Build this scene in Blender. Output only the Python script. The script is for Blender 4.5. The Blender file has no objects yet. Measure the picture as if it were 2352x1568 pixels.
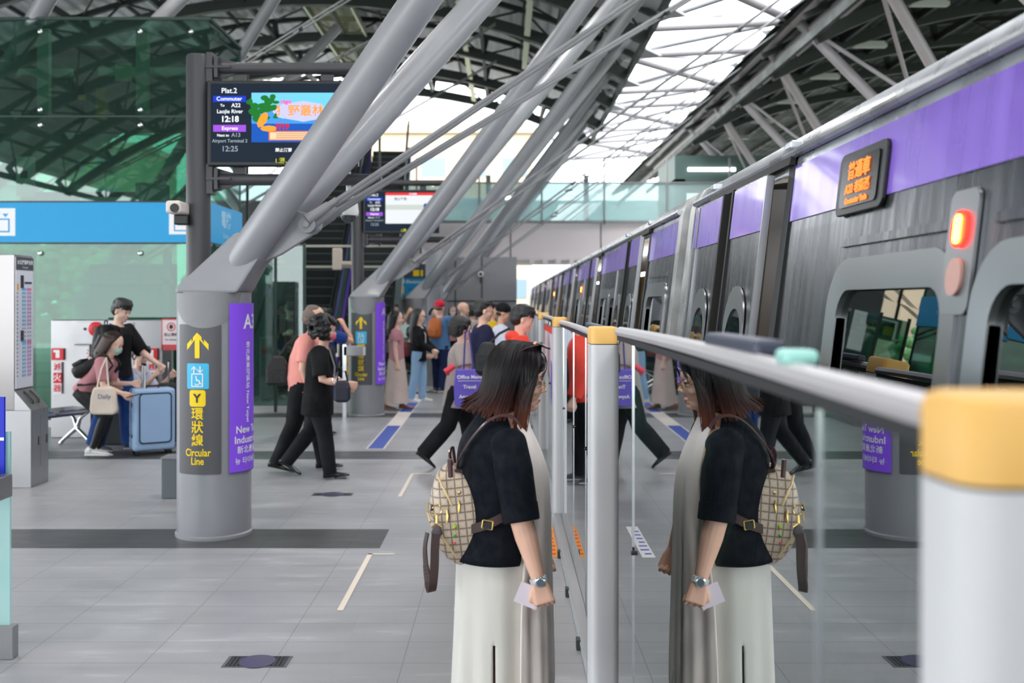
import bpy, math, random
from mathutils import Vector, Matrix, Quaternion
R = random.Random(7)
sc = bpy.context.scene
COL = sc.collection
# ------------------------------------------------------------------ camera
cam_d = bpy.data.cameras.new('camera')
cam = bpy.data.objects.new('camera', cam_d); COL.objects.link(cam)
CZ = 1.73; F = 2328.0
cam.location = (0, 0, CZ); cam.rotation_euler = (math.radians(90), 0, 0)
cam_d.sensor_width = 36; cam_d.lens = 36 * F / 2352
cam_d.shift_x = 16 / 2352; cam_d.shift_y = -91 / 2352
cam_d.clip_start = .05; cam_d.clip_end = 1000
cam_d.dof.use_dof = True; cam_d.dof.focus_distance = 4.9; cam_d.dof.aperture_fstop = 2.6
sc.camera = cam
# ------------------------------------------------------------------ world
w = bpy.data.worlds.new('world'); sc.world = w; w.use_nodes = True
bg = w.node_tree.nodes['Background']
bg.inputs[0].default_value = (.93, .97, 1.0, 1); bg.inputs[1].default_value = 1.35
sun_d = bpy.data.lights.new('sun', 'SUN'); sun_d.energy = .9; sun_d.angle = math.radians(50)
sun = bpy.data.objects.new('sun', sun_d); COL.objects.link(sun); sun.rotation_euler = (math.radians(38), math.radians(-14), 0)
sc.view_settings.view_transform = 'Standard'; sc.view_settings.look = 'None'
sc.view_settings.exposure = 2.0; sc.view_settings.gamma = 1; sc.view_settings.use_curve_mapping = False
sc.cycles.max_bounces = 8; sc.cycles.diffuse_bounces = 4; sc.cycles.glossy_bounces = 5
sc.cycles.transparent_max_bounces = 24; sc.cycles.caustics_reflective = False; sc.cycles.caustics_refractive = False
sc.cycles.use_denoising = True; sc.cycles.sample_clamp_indirect = 6

# ------------------------------------------------------------------ helpers
def lin(c):
    return tuple(((v / 255) / 12.92 if v <= 10 else (((v / 255) + .055) / 1.055) ** 2.4) for v in c) + (1,)
MATS = {}
def mat(name, rgb, rough=.6, metal=0, noise=None, bump=None, spec=.5, emit=0, alpha=1, sheen=0, coat=0, aniso=0):
    """noise=(scale, amount, (sx,sy,sz)) colour wear ; bump=(scale, strength, (sx,sy,sz))"""
    if name in MATS: return MATS[name]
    m = bpy.data.materials.new(name); m.use_nodes = True; nt = m.node_tree
    b = nt.nodes['Principled BSDF']
    b.inputs['Base Color'].default_value = lin(rgb); b.inputs['Roughness'].default_value = rough
    b.inputs['Metallic'].default_value = metal; b.inputs['Specular IOR Level'].default_value = spec
    if coat: b.inputs['Coat Weight'].default_value = coat; b.inputs['Coat Roughness'].default_value = .06
    if sheen: b.inputs['Sheen Weight'].default_value = sheen
    if emit:
        b.inputs['Base Color'].default_value = tuple(v * .12 for v in lin(rgb)[:3]) + (1,); b.inputs['Specular IOR Level'].default_value = .15
        b.inputs['Emission Color'].default_value = lin(rgb); b.inputs['Emission Strength'].default_value = emit
    if alpha < 1: b.inputs['Alpha'].default_value = alpha
    tc = None
    def coords(s):
        tc = nt.nodes.new('ShaderNodeTexCoord'); mp = nt.nodes.new('ShaderNodeMapping')
        mp.inputs['Scale'].default_value = s; nt.links.new(tc.outputs['Object'], mp.inputs[0]); return mp
    if noise:
        mp = coords(noise[2] if len(noise) > 2 else (1, 1, 1))
        n = nt.nodes.new('ShaderNodeTexNoise'); n.inputs['Scale'].default_value = noise[0]; n.inputs['Detail'].default_value = 6
        nt.links.new(mp.outputs[0], n.inputs[0])
        r = nt.nodes.new('ShaderNodeMapRange'); r.inputs[1].default_value = .3; r.inputs[2].default_value = .7
        r.inputs[3].default_value = 1 - noise[1]; r.inputs[4].default_value = 1 + noise[1]
        nt.links.new(n.outputs[0], r.inputs[0])
        mx = nt.nodes.new('ShaderNodeVectorMath'); mx.operation = 'SCALE'
        mx.inputs[0].default_value = lin(rgb)[:3]; nt.links.new(r.outputs[0], mx.inputs['Scale'])
        nt.links.new(mx.outputs[0], b.inputs['Base Color'])
        r2 = nt.nodes.new('ShaderNodeMapRange'); r2.inputs[1].default_value = .3; r2.inputs[2].default_value = .7
        r2.inputs[3].default_value = max(.02, rough * .75); r2.inputs[4].default_value = min(1, rough * 1.25)
        nt.links.new(n.outputs[0], r2.inputs[0]); nt.links.new(r2.outputs[0], b.inputs['Roughness'])
    if bump:
        mp = coords(bump[2] if len(bump) > 2 else (1, 1, 1))
        n = nt.nodes.new('ShaderNodeTexNoise'); n.inputs['Scale'].default_value = bump[0]; n.inputs['Detail'].default_value = 4
        nt.links.new(mp.outputs[0], n.inputs[0])
        bp = nt.nodes.new('ShaderNodeBump'); bp.inputs['Strength'].default_value = bump[1]; bp.inputs['Distance'].default_value = .02
        nt.links.new(n.outputs[0], bp.inputs['Height']); nt.links.new(bp.outputs[0], b.inputs['Normal'])
    MATS[name] = m; return m
def glass(name, tint, r0=.06, rough=0, power=5, dirt=0.0, dirt_rgb=(190, 210, 210)):
    """thin architectural glass: tinted see-through plus a Schlick reflection that works from both sides"""
    if name in MATS: return MATS[name]
    m = bpy.data.materials.new(name); m.use_nodes = True; nt = m.node_tree; N = nt.nodes; L = nt.links
    N.remove(N['Principled BSDF']); out = N['Material Output']
    g = N.new('ShaderNodeNewGeometry'); d = N.new('ShaderNodeVectorMath'); d.operation = 'DOT_PRODUCT'
    L.new(g.outputs['Normal'], d.inputs[0]); L.new(g.outputs['Incoming'], d.inputs[1])
    def mth(op, a, b=None):
        x = N.new('ShaderNodeMath'); x.operation = op
        for i, v in enumerate((a, b)):
            if v is None: continue
            if isinstance(v, (int, float)): x.inputs[i].default_value = v
            else: L.new(v, x.inputs[i])
        return x.outputs[0]
    c = mth('ABSOLUTE', d.outputs['Value']); c = mth('SUBTRACT', 1.0, c); c = mth('POWER', c, power)
    c = mth('MULTIPLY', c, 1 - r0); c = mth('ADD', c, r0); c.node.use_clamp = True
    t = N.new('ShaderNodeBsdfTransparent'); t.inputs[0].default_value = lin(tint)
    first = t.outputs[0]
    if dirt:
        df = N.new('ShaderNodeBsdfDiffuse'); df.inputs[0].default_value = lin(dirt_rgb)
        mm = N.new('ShaderNodeMixShader'); mm.inputs[0].default_value = dirt
        L.new(t.outputs[0], mm.inputs[1]); L.new(df.outputs[0], mm.inputs[2]); first = mm.outputs[0]
    gl = N.new('ShaderNodeBsdfGlossy'); gl.inputs['Roughness'].default_value = rough; gl.inputs[0].default_value = (.95, .98, .98, 1)
    mx = N.new('ShaderNodeMixShader'); L.new(c, mx.inputs[0]); L.new(first, mx.inputs[1]); L.new(gl.outputs[0], mx.inputs[2])
    L.new(mx.outputs[0], out.inputs[0]); MATS[name] = m; return m

def frame(d, up=(0, 0, 1)):
    d = Vector(d).normalized(); u = Vector(up)
    s = u.cross(d)
    if s.length < 1e-4: s = Vector((0, 1, 0)).cross(d)
    s.normalize(); return d, s, d.cross(s).normalized()
class MB:
    def __init__(s): s.v = []; s.f = []; s.mi = []; s.cur = 0
    def add(s, vs, fs):
        o = len(s.v); s.v += [tuple(v) for v in vs]
        for f in fs: s.f.append(tuple(i + o for i in f)); s.mi.append(s.cur)
        return s
    def box(s, x0, x1, y0, y1, z0, z1):
        return s.add([(x, y, z) for z in (z0, z1) for y in (y0, y1) for x in (x0, x1)],
                     [(0, 2, 3, 1), (4, 5, 7, 6), (0, 1, 5, 4), (2, 6, 7, 3), (0, 4, 6, 2), (1, 3, 7, 5)])
    def obox(s, c, size, M=None):
        a, b, e = (q / 2 for q in size); M = M or Matrix.Identity(3); c = Vector(c)
        vs = [c + M @ Vector((x, y, z)) for z in (-e, e) for y in (-b, b) for x in (-a, a)]
        return s.add(vs, [(0, 2, 3, 1), (4, 5, 7, 6), (0, 1, 5, 4), (2, 6, 7, 3), (0, 4, 6, 2), (1, 3, 7, 5)])
    def loft(s, rings, cap=True, closed=True):
        n = len(rings[0]); o = []; fs = []
        for r in rings: o += [tuple(p) for p in r]
        for k in range(len(rings) - 1):
            for i in range(n if closed else n - 1):
                j = (i + 1) % n; fs.append((k * n + i, k * n + j, (k + 1) * n + j, (k + 1) * n + i))
        if cap: fs.append(tuple(reversed(range(n)))); fs.append(tuple(range((len(rings) - 1) * n, len(rings) * n)))
        return s.add(o, fs)
    def tube(s, p, q, r, r2=None, n=14, cap=True):
        return s.path([p, q], [r, r if r2 is None else r2], n, cap)
    def path(s, pts, r, n=10, cap=True, flat=1.0, up=(0, 0, 1)):
        pts = [Vector(p) for p in pts]; rings = []
        if not isinstance(r, (list, tuple)): r = [r] * len(pts)
        prev = None
        for i, p in enumerate(pts):
            d = (pts[min(i + 1, len(pts) - 1)] - pts[max(i - 1, 0)])
            d.normalize()
            if prev is None: _, a, b = frame(d, up)
            else:
                a = prev - d * prev.dot(d); a.normalize(); b = d.cross(a)
            prev = a
            rings.append([p + a * math.cos(2 * math.pi * k / n) * r[i] + b * math.sin(2 * math.pi * k / n) * r[i] * flat for k in range(n)])
        return s.loft(rings, cap)
    def beam(s, p, q, w, h, up=(0, 0, 1)):
        p = Vector(p); q = Vector(q); d, a, b = frame(q - p, up); rs = []
        for c in (p, q): rs.append([c + a * x * w / 2 + b * y * h / 2 for x, y in ((-1, -1), (1, -1), (1, 1), (-1, 1))])
        return s.loft(rs)
    def ell(s, c, r, M=None, n=16, m=10):
        c = Vector(c); M = M or Matrix.Identity(3); vs = [c + M @ Vector((0, 0, -r[2]))]; fs = []
        for j in range(1, m):
            t = -math.pi / 2 + math.pi * j / m
            for i in range(n):
                a = 2 * math.pi * i / n
                vs.append(c + M @ Vector((r[0] * math.cos(t) * math.cos(a), r[1] * math.cos(t) * math.sin(a), r[2] * math.sin(t))))
        vs.append(c + M @ Vector((0, 0, r[2]))); T = len(vs) - 1
        for i in range(n):
            k = (i + 1) % n; fs.append((0, 1 + k, 1 + i)); fs.append((T, 1 + (m - 2) * n + i, 1 + (m - 2) * n + k))
            for j in range(m - 2): fs.append((1 + j * n + i, 1 + j * n + k, 1 + (j + 1) * n + k, 1 + (j + 1) * n + i))
        return s.add(vs, fs)
    def prism(s, poly, d):
        """closed polygon extruded by vector d"""
        d = Vector(d); a = [Vector(p) for p in poly]; return s.loft([a, [p + d for p in a]])
    def lathe(s, prof, c=(0, 0, 0), n=24, M=None):
        c = Vector(c); M = M or Matrix.Identity(3)
        return s.loft([[c + M @ Vector((r * math.cos(2 * math.pi * k / n), r * math.sin(2 * math.pi * k / n), z)) for k in range(n)] for r, z in prof])
    def build(s, name, m, parent=None, smooth=False, bevel=0, seg=2, blob=0, it=4, sub=0, fixn=True):
        me = bpy.data.meshes.new(name); me.from_pydata(s.v, [], s.f)
        for x in (m if isinstance(m, (list, tuple)) else [m]): me.materials.append(x)
        if any(s.mi): me.polygons.foreach_set('material_index', s.mi)
        if fixn:
            import bmesh
            bm = bmesh.new(); bm.from_mesh(me); bmesh.ops.recalc_face_normals(bm, faces=bm.faces); bm.to_mesh(me); bm.free()
        if smooth or blob or sub:
            me.polygons.foreach_set('use_smooth', [True] * len(me.polygons))
            if smooth and not (blob or sub):
                try: me.set_sharp_from_angle(angle=math.radians(38))
                except Exception: pass
        me.update()
        o = bpy.data.objects.new(name, me); COL.objects.link(o)
        if parent: o.parent = parent
        if bevel:
            b = o.modifiers.new('bevel', 'BEVEL'); b.width = bevel; b.segments = seg; b.limit_method = 'ANGLE'; b.angle_limit = math.radians(40)
            b.harden_normals = False
        if blob:
            b = o.modifiers.new('union', 'REMESH'); b.mode = 'VOXEL'; b.voxel_size = blob; b.use_smooth_shade = True
            if it:
                q = o.modifiers.new('soft', 'SMOOTH'); q.factor = .5; q.iterations = it
        if sub:
            q = o.modifiers.new('sub', 'SUBSURF'); q.levels = sub; q.render_levels = sub
        return o
def empty(name, loc=(0, 0, 0), rz=0):
    o = bpy.data.objects.new(name, None); COL.objects.link(o); o.location = loc; o.rotation_euler = (0, 0, rz); o.empty_display_size = .1; return o
def tag(o, label, cat, group=None, kind=None):
    if label: o['label'] = label
    if cat: o['category'] = cat
    if group: o['group'] = group
    if kind: o['kind'] = kind
    return o
def struct(o, label=None):
    o['kind'] = 'structure'
    if label: o['label'] = label
    return o
def thing(name, label, cat, loc=(0, 0, 0), rz=0, group=None): return tag(empty(name, loc, rz), label, cat, group)
def copy_tree(o, parent=None):
    c = o.copy(); COL.objects.link(c)
    if parent is not None: c.parent = parent
    for ch in [x for x in COL.objects if x.parent == o]: copy_tree(ch, c)
    return c
def P(px, py, D): return Vector(((px - 1160) * D / F, D, CZ + (693 - py) * D / F))
def rotm(ax, deg): return Matrix.Rotation(math.radians(deg), 3, ax)
def text(body, size, m, name='lettering', parent=None, M=None, loc=(0, 0, 0), bold=0.0, align='CENTER', sx=1.0, depth=.001, wrap=None, spacing=1.0, line=1.0):
    """text laid in local XY of matrix M (3x3) at loc; wrap=(radius) bends x round a vertical cylinder"""
    c = bpy.data.curves.new('t', 'FONT'); c.body = body; c.size = size; c.align_x = align; c.align_y = 'CENTER'
    c.offset = bold; c.extrude = depth; c.space_character = spacing; c.space_line = line; c.resolution_u = 3
    t = bpy.data.objects.new('t', c); me = bpy.data.meshes.new_from_object(t)
    bpy.data.objects.remove(t); bpy.data.curves.remove(c)
    M = M or Matrix(((1, 0, 0), (0, 0, -1), (0, 1, 0)))   # faces -Y (toward the camera)
    loc = Vector(loc)
    for v in me.vertices:
        p = Vector((v.co.x * sx, v.co.y, v.co.z))
        if wrap:
            a = p.x / wrap; rr = wrap + p.z
            v.co = loc + Vector((math.sin(a) * rr, -math.cos(a) * rr, p.y))
        else: v.co = loc + M @ p
    me.materials.clear(); me.materials.append(m)
    o = bpy.data.objects.new(name, me); COL.objects.link(o)
    if parent: o.parent = parent
    return o
# common materials
STEEL = mat('painted grey steel', (150, 151, 156), .38, .15, noise=(3, .06), bump=(60, .02), coat=.15)
STEELD = mat('weathered grey paint', (134, 135, 138), .5, .1, noise=(4, .12))
DARK = mat('dark roof steel', (56, 62, 60), .55, .2, noise=(2, .1))
POLE = mat('charcoal pole paint', (66, 66, 70), .45, .1)
BLACK = mat('black plastic', (18, 19, 22), .4)
WHITE = mat('white plastic', (235, 235, 232), .4)
CHROME = mat('polished chrome', (215, 218, 222), .12, 1)
STAIN = mat('brushed stainless', (168, 168, 170), .34, .8, noise=(2, .05), bump=(3, .04))
YEL = mat('yellow vinyl', (255, 218, 0), .5)
WHT = mat('white vinyl', (245, 245, 248), .5)
# ------------------------------------------------------------------ floor
def floor_mat():
    m = bpy.data.materials.new('granite tiles'); m.use_nodes = True; nt = m.node_tree; N = nt.nodes; L = nt.links
    b = N['Principled BSDF']; tc = N.new('ShaderNodeTexCoord'); sp = N.new('ShaderNodeSeparateXYZ'); L.new(tc.outputs['Object'], sp.inputs[0])
    def mth(op, a, b_=None, c=None):
        x = N.new('ShaderNodeMath'); x.operation = op
        for i, v in enumerate((a, b_, c)):
            if v is None: continue
            if isinstance(v, (int, float)): x.inputs[i].default_value = v
            else: L.new(v, x.inputs[i])
        return x.outputs[0]
    X = sp.outputs[0]; Y = sp.outputs[1]
    TY = .2995; TX = .62
    # joints
    ly = mth('ABSOLUTE', mth('SUBTRACT', mth('FRACT', mth('DIVIDE', mth('ADD', Y, 40.0 - 7.12), TY)), .5))
    jy = mth('GREATER_THAN', ly, .5 - .0035 / TY)
    lx = mth('ABSOLUTE', mth('SUBTRACT', mth('FRACT', mth('DIVIDE', mth('ADD', X, 40.17), TX)), .5))
    jx = mth('GREATER_THAN', lx, .5 - .003 / TX)
    # dark cross bands every 4.03 m, X < -.93
    fb = mth('FRACT', mth('DIVIDE', mth('ADD', Y, 40.3 - 7.12), 4.03))
    band = mth('LESS_THAN', fb, .599 / 4.03); band = mth('MULTIPLY', band, mth('LESS_THAN', X, -.88))
    n1 = N.new('ShaderNodeTexNoise'); n1.inputs['Scale'].default_value = .9; n1.inputs['Detail'].default_value = 4
    mp = N.new('ShaderNodeMapping'); mp.inputs['Scale'].default_value = (.8, 2.6, 1); L.new(tc.outputs['Object'], mp.inputs[0]); L.new(mp.outputs[0], n1.inputs[0])
    n2 = N.new('ShaderNodeTexNoise'); n2.inputs['Scale'].default_value = 160; n2.inputs['Detail'].default_value = 2; L.new(tc.outputs['Object'], n2.inputs[0])
    n3 = N.new('ShaderNodeTexNoise'); n3.inputs['Scale'].default_value = 4.5; n3.inputs['Detail'].default_value = 5
    mp3 = N.new('ShaderNodeMapping'); mp3.inputs['Scale'].default_value = (.5, 2.2, 1); L.new(tc.outputs['Object'], mp3.inputs[0]); L.new(mp3.outputs[0], n3.inputs[0])
    # per tile tone
    wn = N.new('ShaderNodeTexWhiteNoise'); cb = N.new('ShaderNodeCombineXYZ')
    L.new(mth('FLOOR', mth('DIVIDE', mth('ADD', X, 40.17 + TX / 2), TX)), cb.inputs[0]); L.new(mth('FLOOR', mth('DIVIDE', mth('ADD', Y, 40.0 - 7.12 + TY / 2), TY)), cb.inputs[1]); L.new(cb.outputs[0], wn.inputs[0])
    v = mth('ADD', mth('MULTIPLY', n1.outputs[0], .13), mth('MULTIPLY', n2.outputs[0], .05))
    v = mth('ADD', v, mth('MULTIPLY', wn.outputs[0], .03)); v = mth('ADD', v, mth('MULTIPLY', n3.outputs[0], .13))
    # light scuffs
    sc_ = mth('MULTIPLY', mth('GREATER_THAN', n3.outputs[0], .64), .035); v = mth('ADD', v, sc_)
    base = mth('ADD', v, .185)
    dk = mth('ADD', mth('MULTIPLY', v, .3), .022)
    mix = N.new('ShaderNodeMix'); mix.data_type = 'FLOAT'; L.new(band, mix.inputs[0]); L.new(base, mix.inputs[2]); L.new(dk, mix.inputs[3])
    jn = mth('MAXIMUM', jx, jy); val = mth('MULTIPLY', mix.outputs[0], mth('SUBTRACT', 1.0, mth('MULTIPLY', jn, .32)))
    cc = N.new('ShaderNodeCombineColor'); L.new(mth('MULTIPLY', val, 1.0), cc.inputs[0]); L.new(mth('MULTIPLY', val, 1.005), cc.inputs[1]); L.new(mth('MULTIPLY', val, 1.06), cc.inputs[2])
    L.new(cc.outputs[0], b.inputs['Base Color'])
    rr = mth('ADD', mth('MULTIPLY', n3.outputs[0], .35), .22); L.new(rr, b.inputs['Roughness'])
    bp = N.new('ShaderNodeBump'); bp.inputs['Strength'].default_value = .12; bp.inputs['Distance'].default_value = .004; L.new(mth('SUBTRACT', n2.outputs[0], mth('MULTIPLY', jn, 2.0)), bp.inputs['Height']); L.new(bp.outputs[0], b.inputs['Normal'])
    return m
EDGE = .74
m = MB().box(-30, EDGE, -10, 42, -1.2, 0); struct(m.build('floor', floor_mat()), 'grey granite platform floor with dark cross bands')
m = MB().box(EDGE, 30, -30, 120, -1.4, -1.25); struct(m.build('trim_1', mat('track bed concrete', (120, 120, 118), .9, noise=(3, .2))), 'concrete track bed beneath the train')
m = MB().box(-300, 300, -150, 500, -9, -8.5); struct(m.build('ground', mat('distant ground', (120, 130, 112), .95, noise=(.05, .3))), 'distant ground far below the station')
# ------------------------------------------------------------------ vaulted roofs
XC, ZC = -5.3, CZ + 8.25; RY0 = -34.7
ROOFM = mat('corrugated roof sheet', (205, 207, 208), .5, .2, noise=(1.2, .12))
def vault(xc, R0, ang0, ang1, y0, y1, name, mt, label, mirror=1):
    root = struct(empty(name), label)
    m = MB(); n = 240; ra = []; rb = []
    Rr = R0 + .75
    for i in range(n + 1):
        a = math.radians(ang0 + (ang1 - ang0) * i / n); r = Rr + (.045 if i % 4 < 2 else 0)
        x = xc + mirror * r * math.sin(a); z = ZC - R0 + r * math.cos(a)
        ra.append((x, y0, z)); rb.append((x, y1, z))
    top = [((p[0] - xc) * 1.006 + xc, p[1], p[2] + .12) for p in ra]; topb = [((p[0] - xc) * 1.006 + xc, p[1], p[2] + .12) for p in rb]
    m.add(ra + rb + top + topb, [(i, i + 1, n + 2 + i, n + 1 + i) for i in range(n)] + [(2 * n + 2 + i, 2 * n + 3 + i, 3 * n + 4 + i, 3 * n + 3 + i) for i in range(n)])
    m.build('roof_sheet', mt, root, fixn=False)
    def pt(a, r, y): a = math.radians(a); return Vector((xc + mirror * r * math.sin(a), y, ZC - R0 + r * math.cos(a)))
    ys = [y for y in [4.3 + 3.9 * k for k in range(-10, 10)] if y0 <= y <= y1 + .1]
    for y in ys:
        m = MB(); K = 26
        for lvl, hh, ww in ((R0, .30, .20), (R0 + .58, .14, .14)):
            pts = [pt(ang0 + (ang1 - ang0) * i / K, lvl, y) for i in range(K + 1)]
            for p, q in zip(pts, pts[1:]): m.beam(p, q, ww, hh, up=(p - Vector((xc, y, ZC - R0))))
        m.build('arch_rib', DARK, root)
        m = MB(); na = 10
        for i in range(na):
            a0 = ang0 + (ang1 - ang0) * i / na; a1 = ang0 + (ang1 - ang0) * (i + .5) / na; a2 = ang0 + (ang1 - ang0) * (i + 1) / na
            m.tube(pt(a0, R0, y), pt(a1, R0 + .6, y), .035, n=6); m.tube(pt(a1, R0 + .6, y), pt(a2, R0, y), .035, n=6)
            m.beam(pt(a0, R0 - .05, y), pt(a0, R0 + .62, y), .16, .16)
        m.build('arch_web', DARK, root)
    na = 10
    m = MB()
    for i in range(na + 1):
        a = ang0 + (ang1 - ang0) * i / na
        m.beam(pt(a, R0 + .1, y0), pt(a, R0 + .1, y1), .1, .2)
    m.build('purlin', DARK, root)
    m = MB()
    for i in range(na):
        a = ang0 + (ang1 - ang0) * (i + .5) / na
        m.beam(pt(a, R0 + .62, y0), pt(a, R0 + .62, y1), .07, .1)
    for y in ys[:-1]:
        for i in range(0, na, 2):
            a = ang0 + (ang1 - ang0) * i / na; b = ang0 + (ang1 - ang0) * (i + 1) / na; c = ang0 + (ang1 - ang0) * (i + 2) / na
            m.tube(pt(a, R0, y), pt(b, R0 + .6, y + 3.9), .03, n=6); m.tube(pt(c, R0, y), pt(b, R0 + .6, y + 3.9), .03, n=6)
    m.build('roof_brace', DARK, root)
    return root
ROOF = vault(XC, 19, -38, 27, RY0, 39.5, 'ceiling', ROOFM, 'corrugated vaulted roof over the platform with dark steel arches')
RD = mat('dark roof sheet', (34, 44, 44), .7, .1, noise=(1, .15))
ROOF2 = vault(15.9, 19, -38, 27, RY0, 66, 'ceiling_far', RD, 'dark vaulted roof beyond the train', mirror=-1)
# catwalk louvres under the crown
OL = mat('olive louvre plate', (150, 152, 110), .5, .2); OLE = mat('pale galvanised edge', (205, 210, 180), .4, .3)
m = MB(); e = MB()
for k in range(2, 9):
    y = 4.5 + 3.9 * k
    for j in range(22): m.obox((-4.95, y + .1 + j * .16, CZ + 8.28), (1.25, .13, .015), rotm('X', 12))
    for x in (-5.6, -4.3): e.box(x - .03, x + .03, y, y + 3.5, CZ + 8.2, CZ + 8.4)
    for x in (-1.2, .6):
        e.obox((x, y + 1.75, CZ + (7.75 if x < 0 else 7.2)), (.16, 3.3, .05), rotm('Y', 14))
m.build('louvre_plate', OL, ROOF); e.build('louvre_edge', OLE, ROOF)
# soffit triangles along both roof edges
SO = mat('pale soffit panel', (205, 206, 210), .6)
for k in range(1, 8):
    y = 10.5 + 3.9 * k
    m = MB(); m.prism([(2.6, y, CZ + 7.0), (2.6, y + 3.6, CZ + 7.0), (4.3, y + 1.8, CZ + 6.75)], (0, 0, .05)); m.build('soffit_panel', SO, ROOF)
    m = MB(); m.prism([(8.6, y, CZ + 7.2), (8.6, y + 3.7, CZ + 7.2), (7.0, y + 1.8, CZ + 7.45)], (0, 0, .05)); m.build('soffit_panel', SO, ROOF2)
LF = mat('pale lamp housing', (215, 222, 216), .5)
for k in range(4, 13):
    y = 12.2 + 3.9 * (k - 4)
    o = MB().box(-.45, .45, -.1, .1, -.05, .05).box(-.4, .4, -.07, .07, .05, .12).build('light_fixture', LF, ROOF2); o.location = (10.0, y, CZ + 7.02)
    q = MB().tube((0, 0, .1), (0, 0, .9), .012, n=6).build('hanger', DARK, ROOF2); q.location = (10.0, y, CZ + 7.02)
FILLM = mat('added fill lamp glow', (255, 252, 244), .5, emit=2.5)  # added fill lamps and housings out of frame, brightening the platform below
for k in range(4):
    for x, z in ((-5.0, CZ + 7.9), (.2, CZ + 7.0)):
        y = -7.4 + 7.8 * k
        o = MB().box(-.16, .16, -1.0, 1.0, 0, .1).build('light_fixture', LF, ROOF); o.location = (x, y, z); q = MB().box(-.12, .12, -.95, .95, -.012, 0).build('fill_diffuser', FILLM, o)
        ld = bpy.data.lights.new('added_fill_lamp', 'AREA'); ld.shape = 'RECTANGLE'; ld.size = .3; ld.size_y = 1.9; ld.energy = 40; ld.color = (1, .98, .95)
        lo = bpy.data.objects.new('added_fill_lamp', ld); COL.objects.link(lo); lo.location = (x, y, z - .03)
# ------------------------------------------------------------------ steel columns with twin raking struts
LX, LZ = 3.3, CZ + 6.95
RX, RZ = 7.3, CZ + 7.15
def column(Y, label, ordw, rods=True):
    X = -2.18 if Y < 10 else (-2.12 if Y < 18 else -2.05)
    root = thing('platform_column', label, 'column', (X, Y, 0), 0, 'raking steel columns along the platform')
    r = .27; H = 1.80
    m = MB().lathe([(r + .012, 0), (r + .012, .02), (r, .03), (r, H)], n=48); m.build('shaft', STEEL, root, smooth=True)
    # square head bracket round the shaft top with the shield shaped saddle
    m = MB()
    top = []; pr = []
    for i in range(13):
        a = math.pi * i / 12
        top.append((-.24 * math.cos(a), -r * 1.01, 1.82 - .27 * math.sin(a)))
    hm = MB(); nn = 16
    rows = [[(math.sin(a_) * rr_, -math.cos(a_) * rr_, z_) for a_ in [(-1 + 2 * i / nn) * 1.0 for i in range(nn + 1)]] for rr_, z_ in ()]
    vs = []; fs = []
    for rr_ in (r + .001, r + .006):
        for i in range(nn + 1):
            u = -1 + 2 * i / nn; a_ = u * 1.05; zb = 1.80 - .26 * math.sqrt(max(0, 1 - u * u)); vs += [(math.sin(a_) * rr_, -math.cos(a_) * rr_, 1.802), (math.sin(a_) * rr_, -math.cos(a_) * rr_, zb)]
    o_ = 2 * (nn + 1)
    for i in range(nn): a0 = 2 * i; fs += [(a0, a0 + 2, a0 + 3, a0 + 1), (o_ + a0, o_ + a0 + 2, o_ + a0 + 3, o_ + a0 + 1), (a0 + 1, a0 + 3, o_ + a0 + 3, o_ + a0 + 1), (a0, a0 + 2, o_ + a0 + 2, o_ + a0)]
    hm.add(vs, fs).build('saddle_plate', STEELD, root, smooth=True)
    # hopper shaped cone from the head to the struts
    def sq(c, a, b): return [Vector(c) + Vector((x * a, y * b, 0)) for x, y in ((-1, -1), (1, -1), (1, 1), (-1, 1))]
    d0 = Vector((1, 0, 1.28)).normalized()
    m = MB().loft([sq((.0, 0, 1.795), .225, .235), sq((.02, 0, 1.84), .235, .225), sq((.19, 0, 2.05), .19, .19), sq((.34, 0, 2.24), .14, .17)]); m.build('saddle', STEEL, root, bevel=.02)
    P0 = Vector((.16, 0, 1.95))
    for sg in (-1, 1):
        T = 5.25
        A = P0 + Vector((0, sg * .05, 0)); Bp = Vector((LX - X, sg * .474 * T, LZ))
        m = MB().tube(A, Bp, .128, n=28); m.build('strut', STEEL, root, smooth=True)
        if sg < 0:
            m = MB().ell(A, (.13, .13, .13)); m.build('strut_end', STEEL, root, smooth=True)
    # gusset plate and pin bracket for the tie rods
    g = Vector((.72, -.02, 2.30))
    m = MB().prism([(.28, -.03, 1.99), (.5, -.03, 2.08), (.80, -.03, 2.27), (.82, -.03, 2.36), (.52, -.03, 2.44)], (0, .06, 0)); m.build('gusset', STEEL, root, bevel=.008)
    m = MB().tube(g + Vector((0, -.12, 0)), g + Vector((0, .12, 0)), .062, n=20).tube(g + Vector((0, -.15, 0)), g + Vector((0, .15, 0)), .022, n=12); m.build('clevis_pin', STEELD, root, smooth=True)
    for dy, off in ((2.9, .055), (6.9, .02)):
        E = Vector((RX - X, dy, RZ)) ; E2 = E
        for q in (-1, 1):
            s0 = g + Vector((.0, q * .085 + (.03 if dy > 5 else -.03), .03 if dy < 5 else -.01))
            d = (E2 - s0).normalized()
            m = MB().tube(s0, s0 + d * .2, .042, .034, n=12).tube(s0 + d * .2, s0 + d * .27, .026, n=12); m.build('clevis', STEELD, root, smooth=True)
            m = MB().tube(s0 + d * .2, E2 + Vector((0, q * .09, 0)), .0165, n=8); m.build('tie_rod', STEELD, root, smooth=True)
        for t in (.34, .62):
            c = g.lerp(E2, t); d, a, b = frame(E2 - g)
            MB().tube(c - a * .12, c + a * .12, .02, n=8).obox(c, (.06, .06, .06)).build('rod_clamp', DARK, root)
    return root
COLY = [7.6, 15.5, 23.2, 31.0, 38.6]
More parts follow.
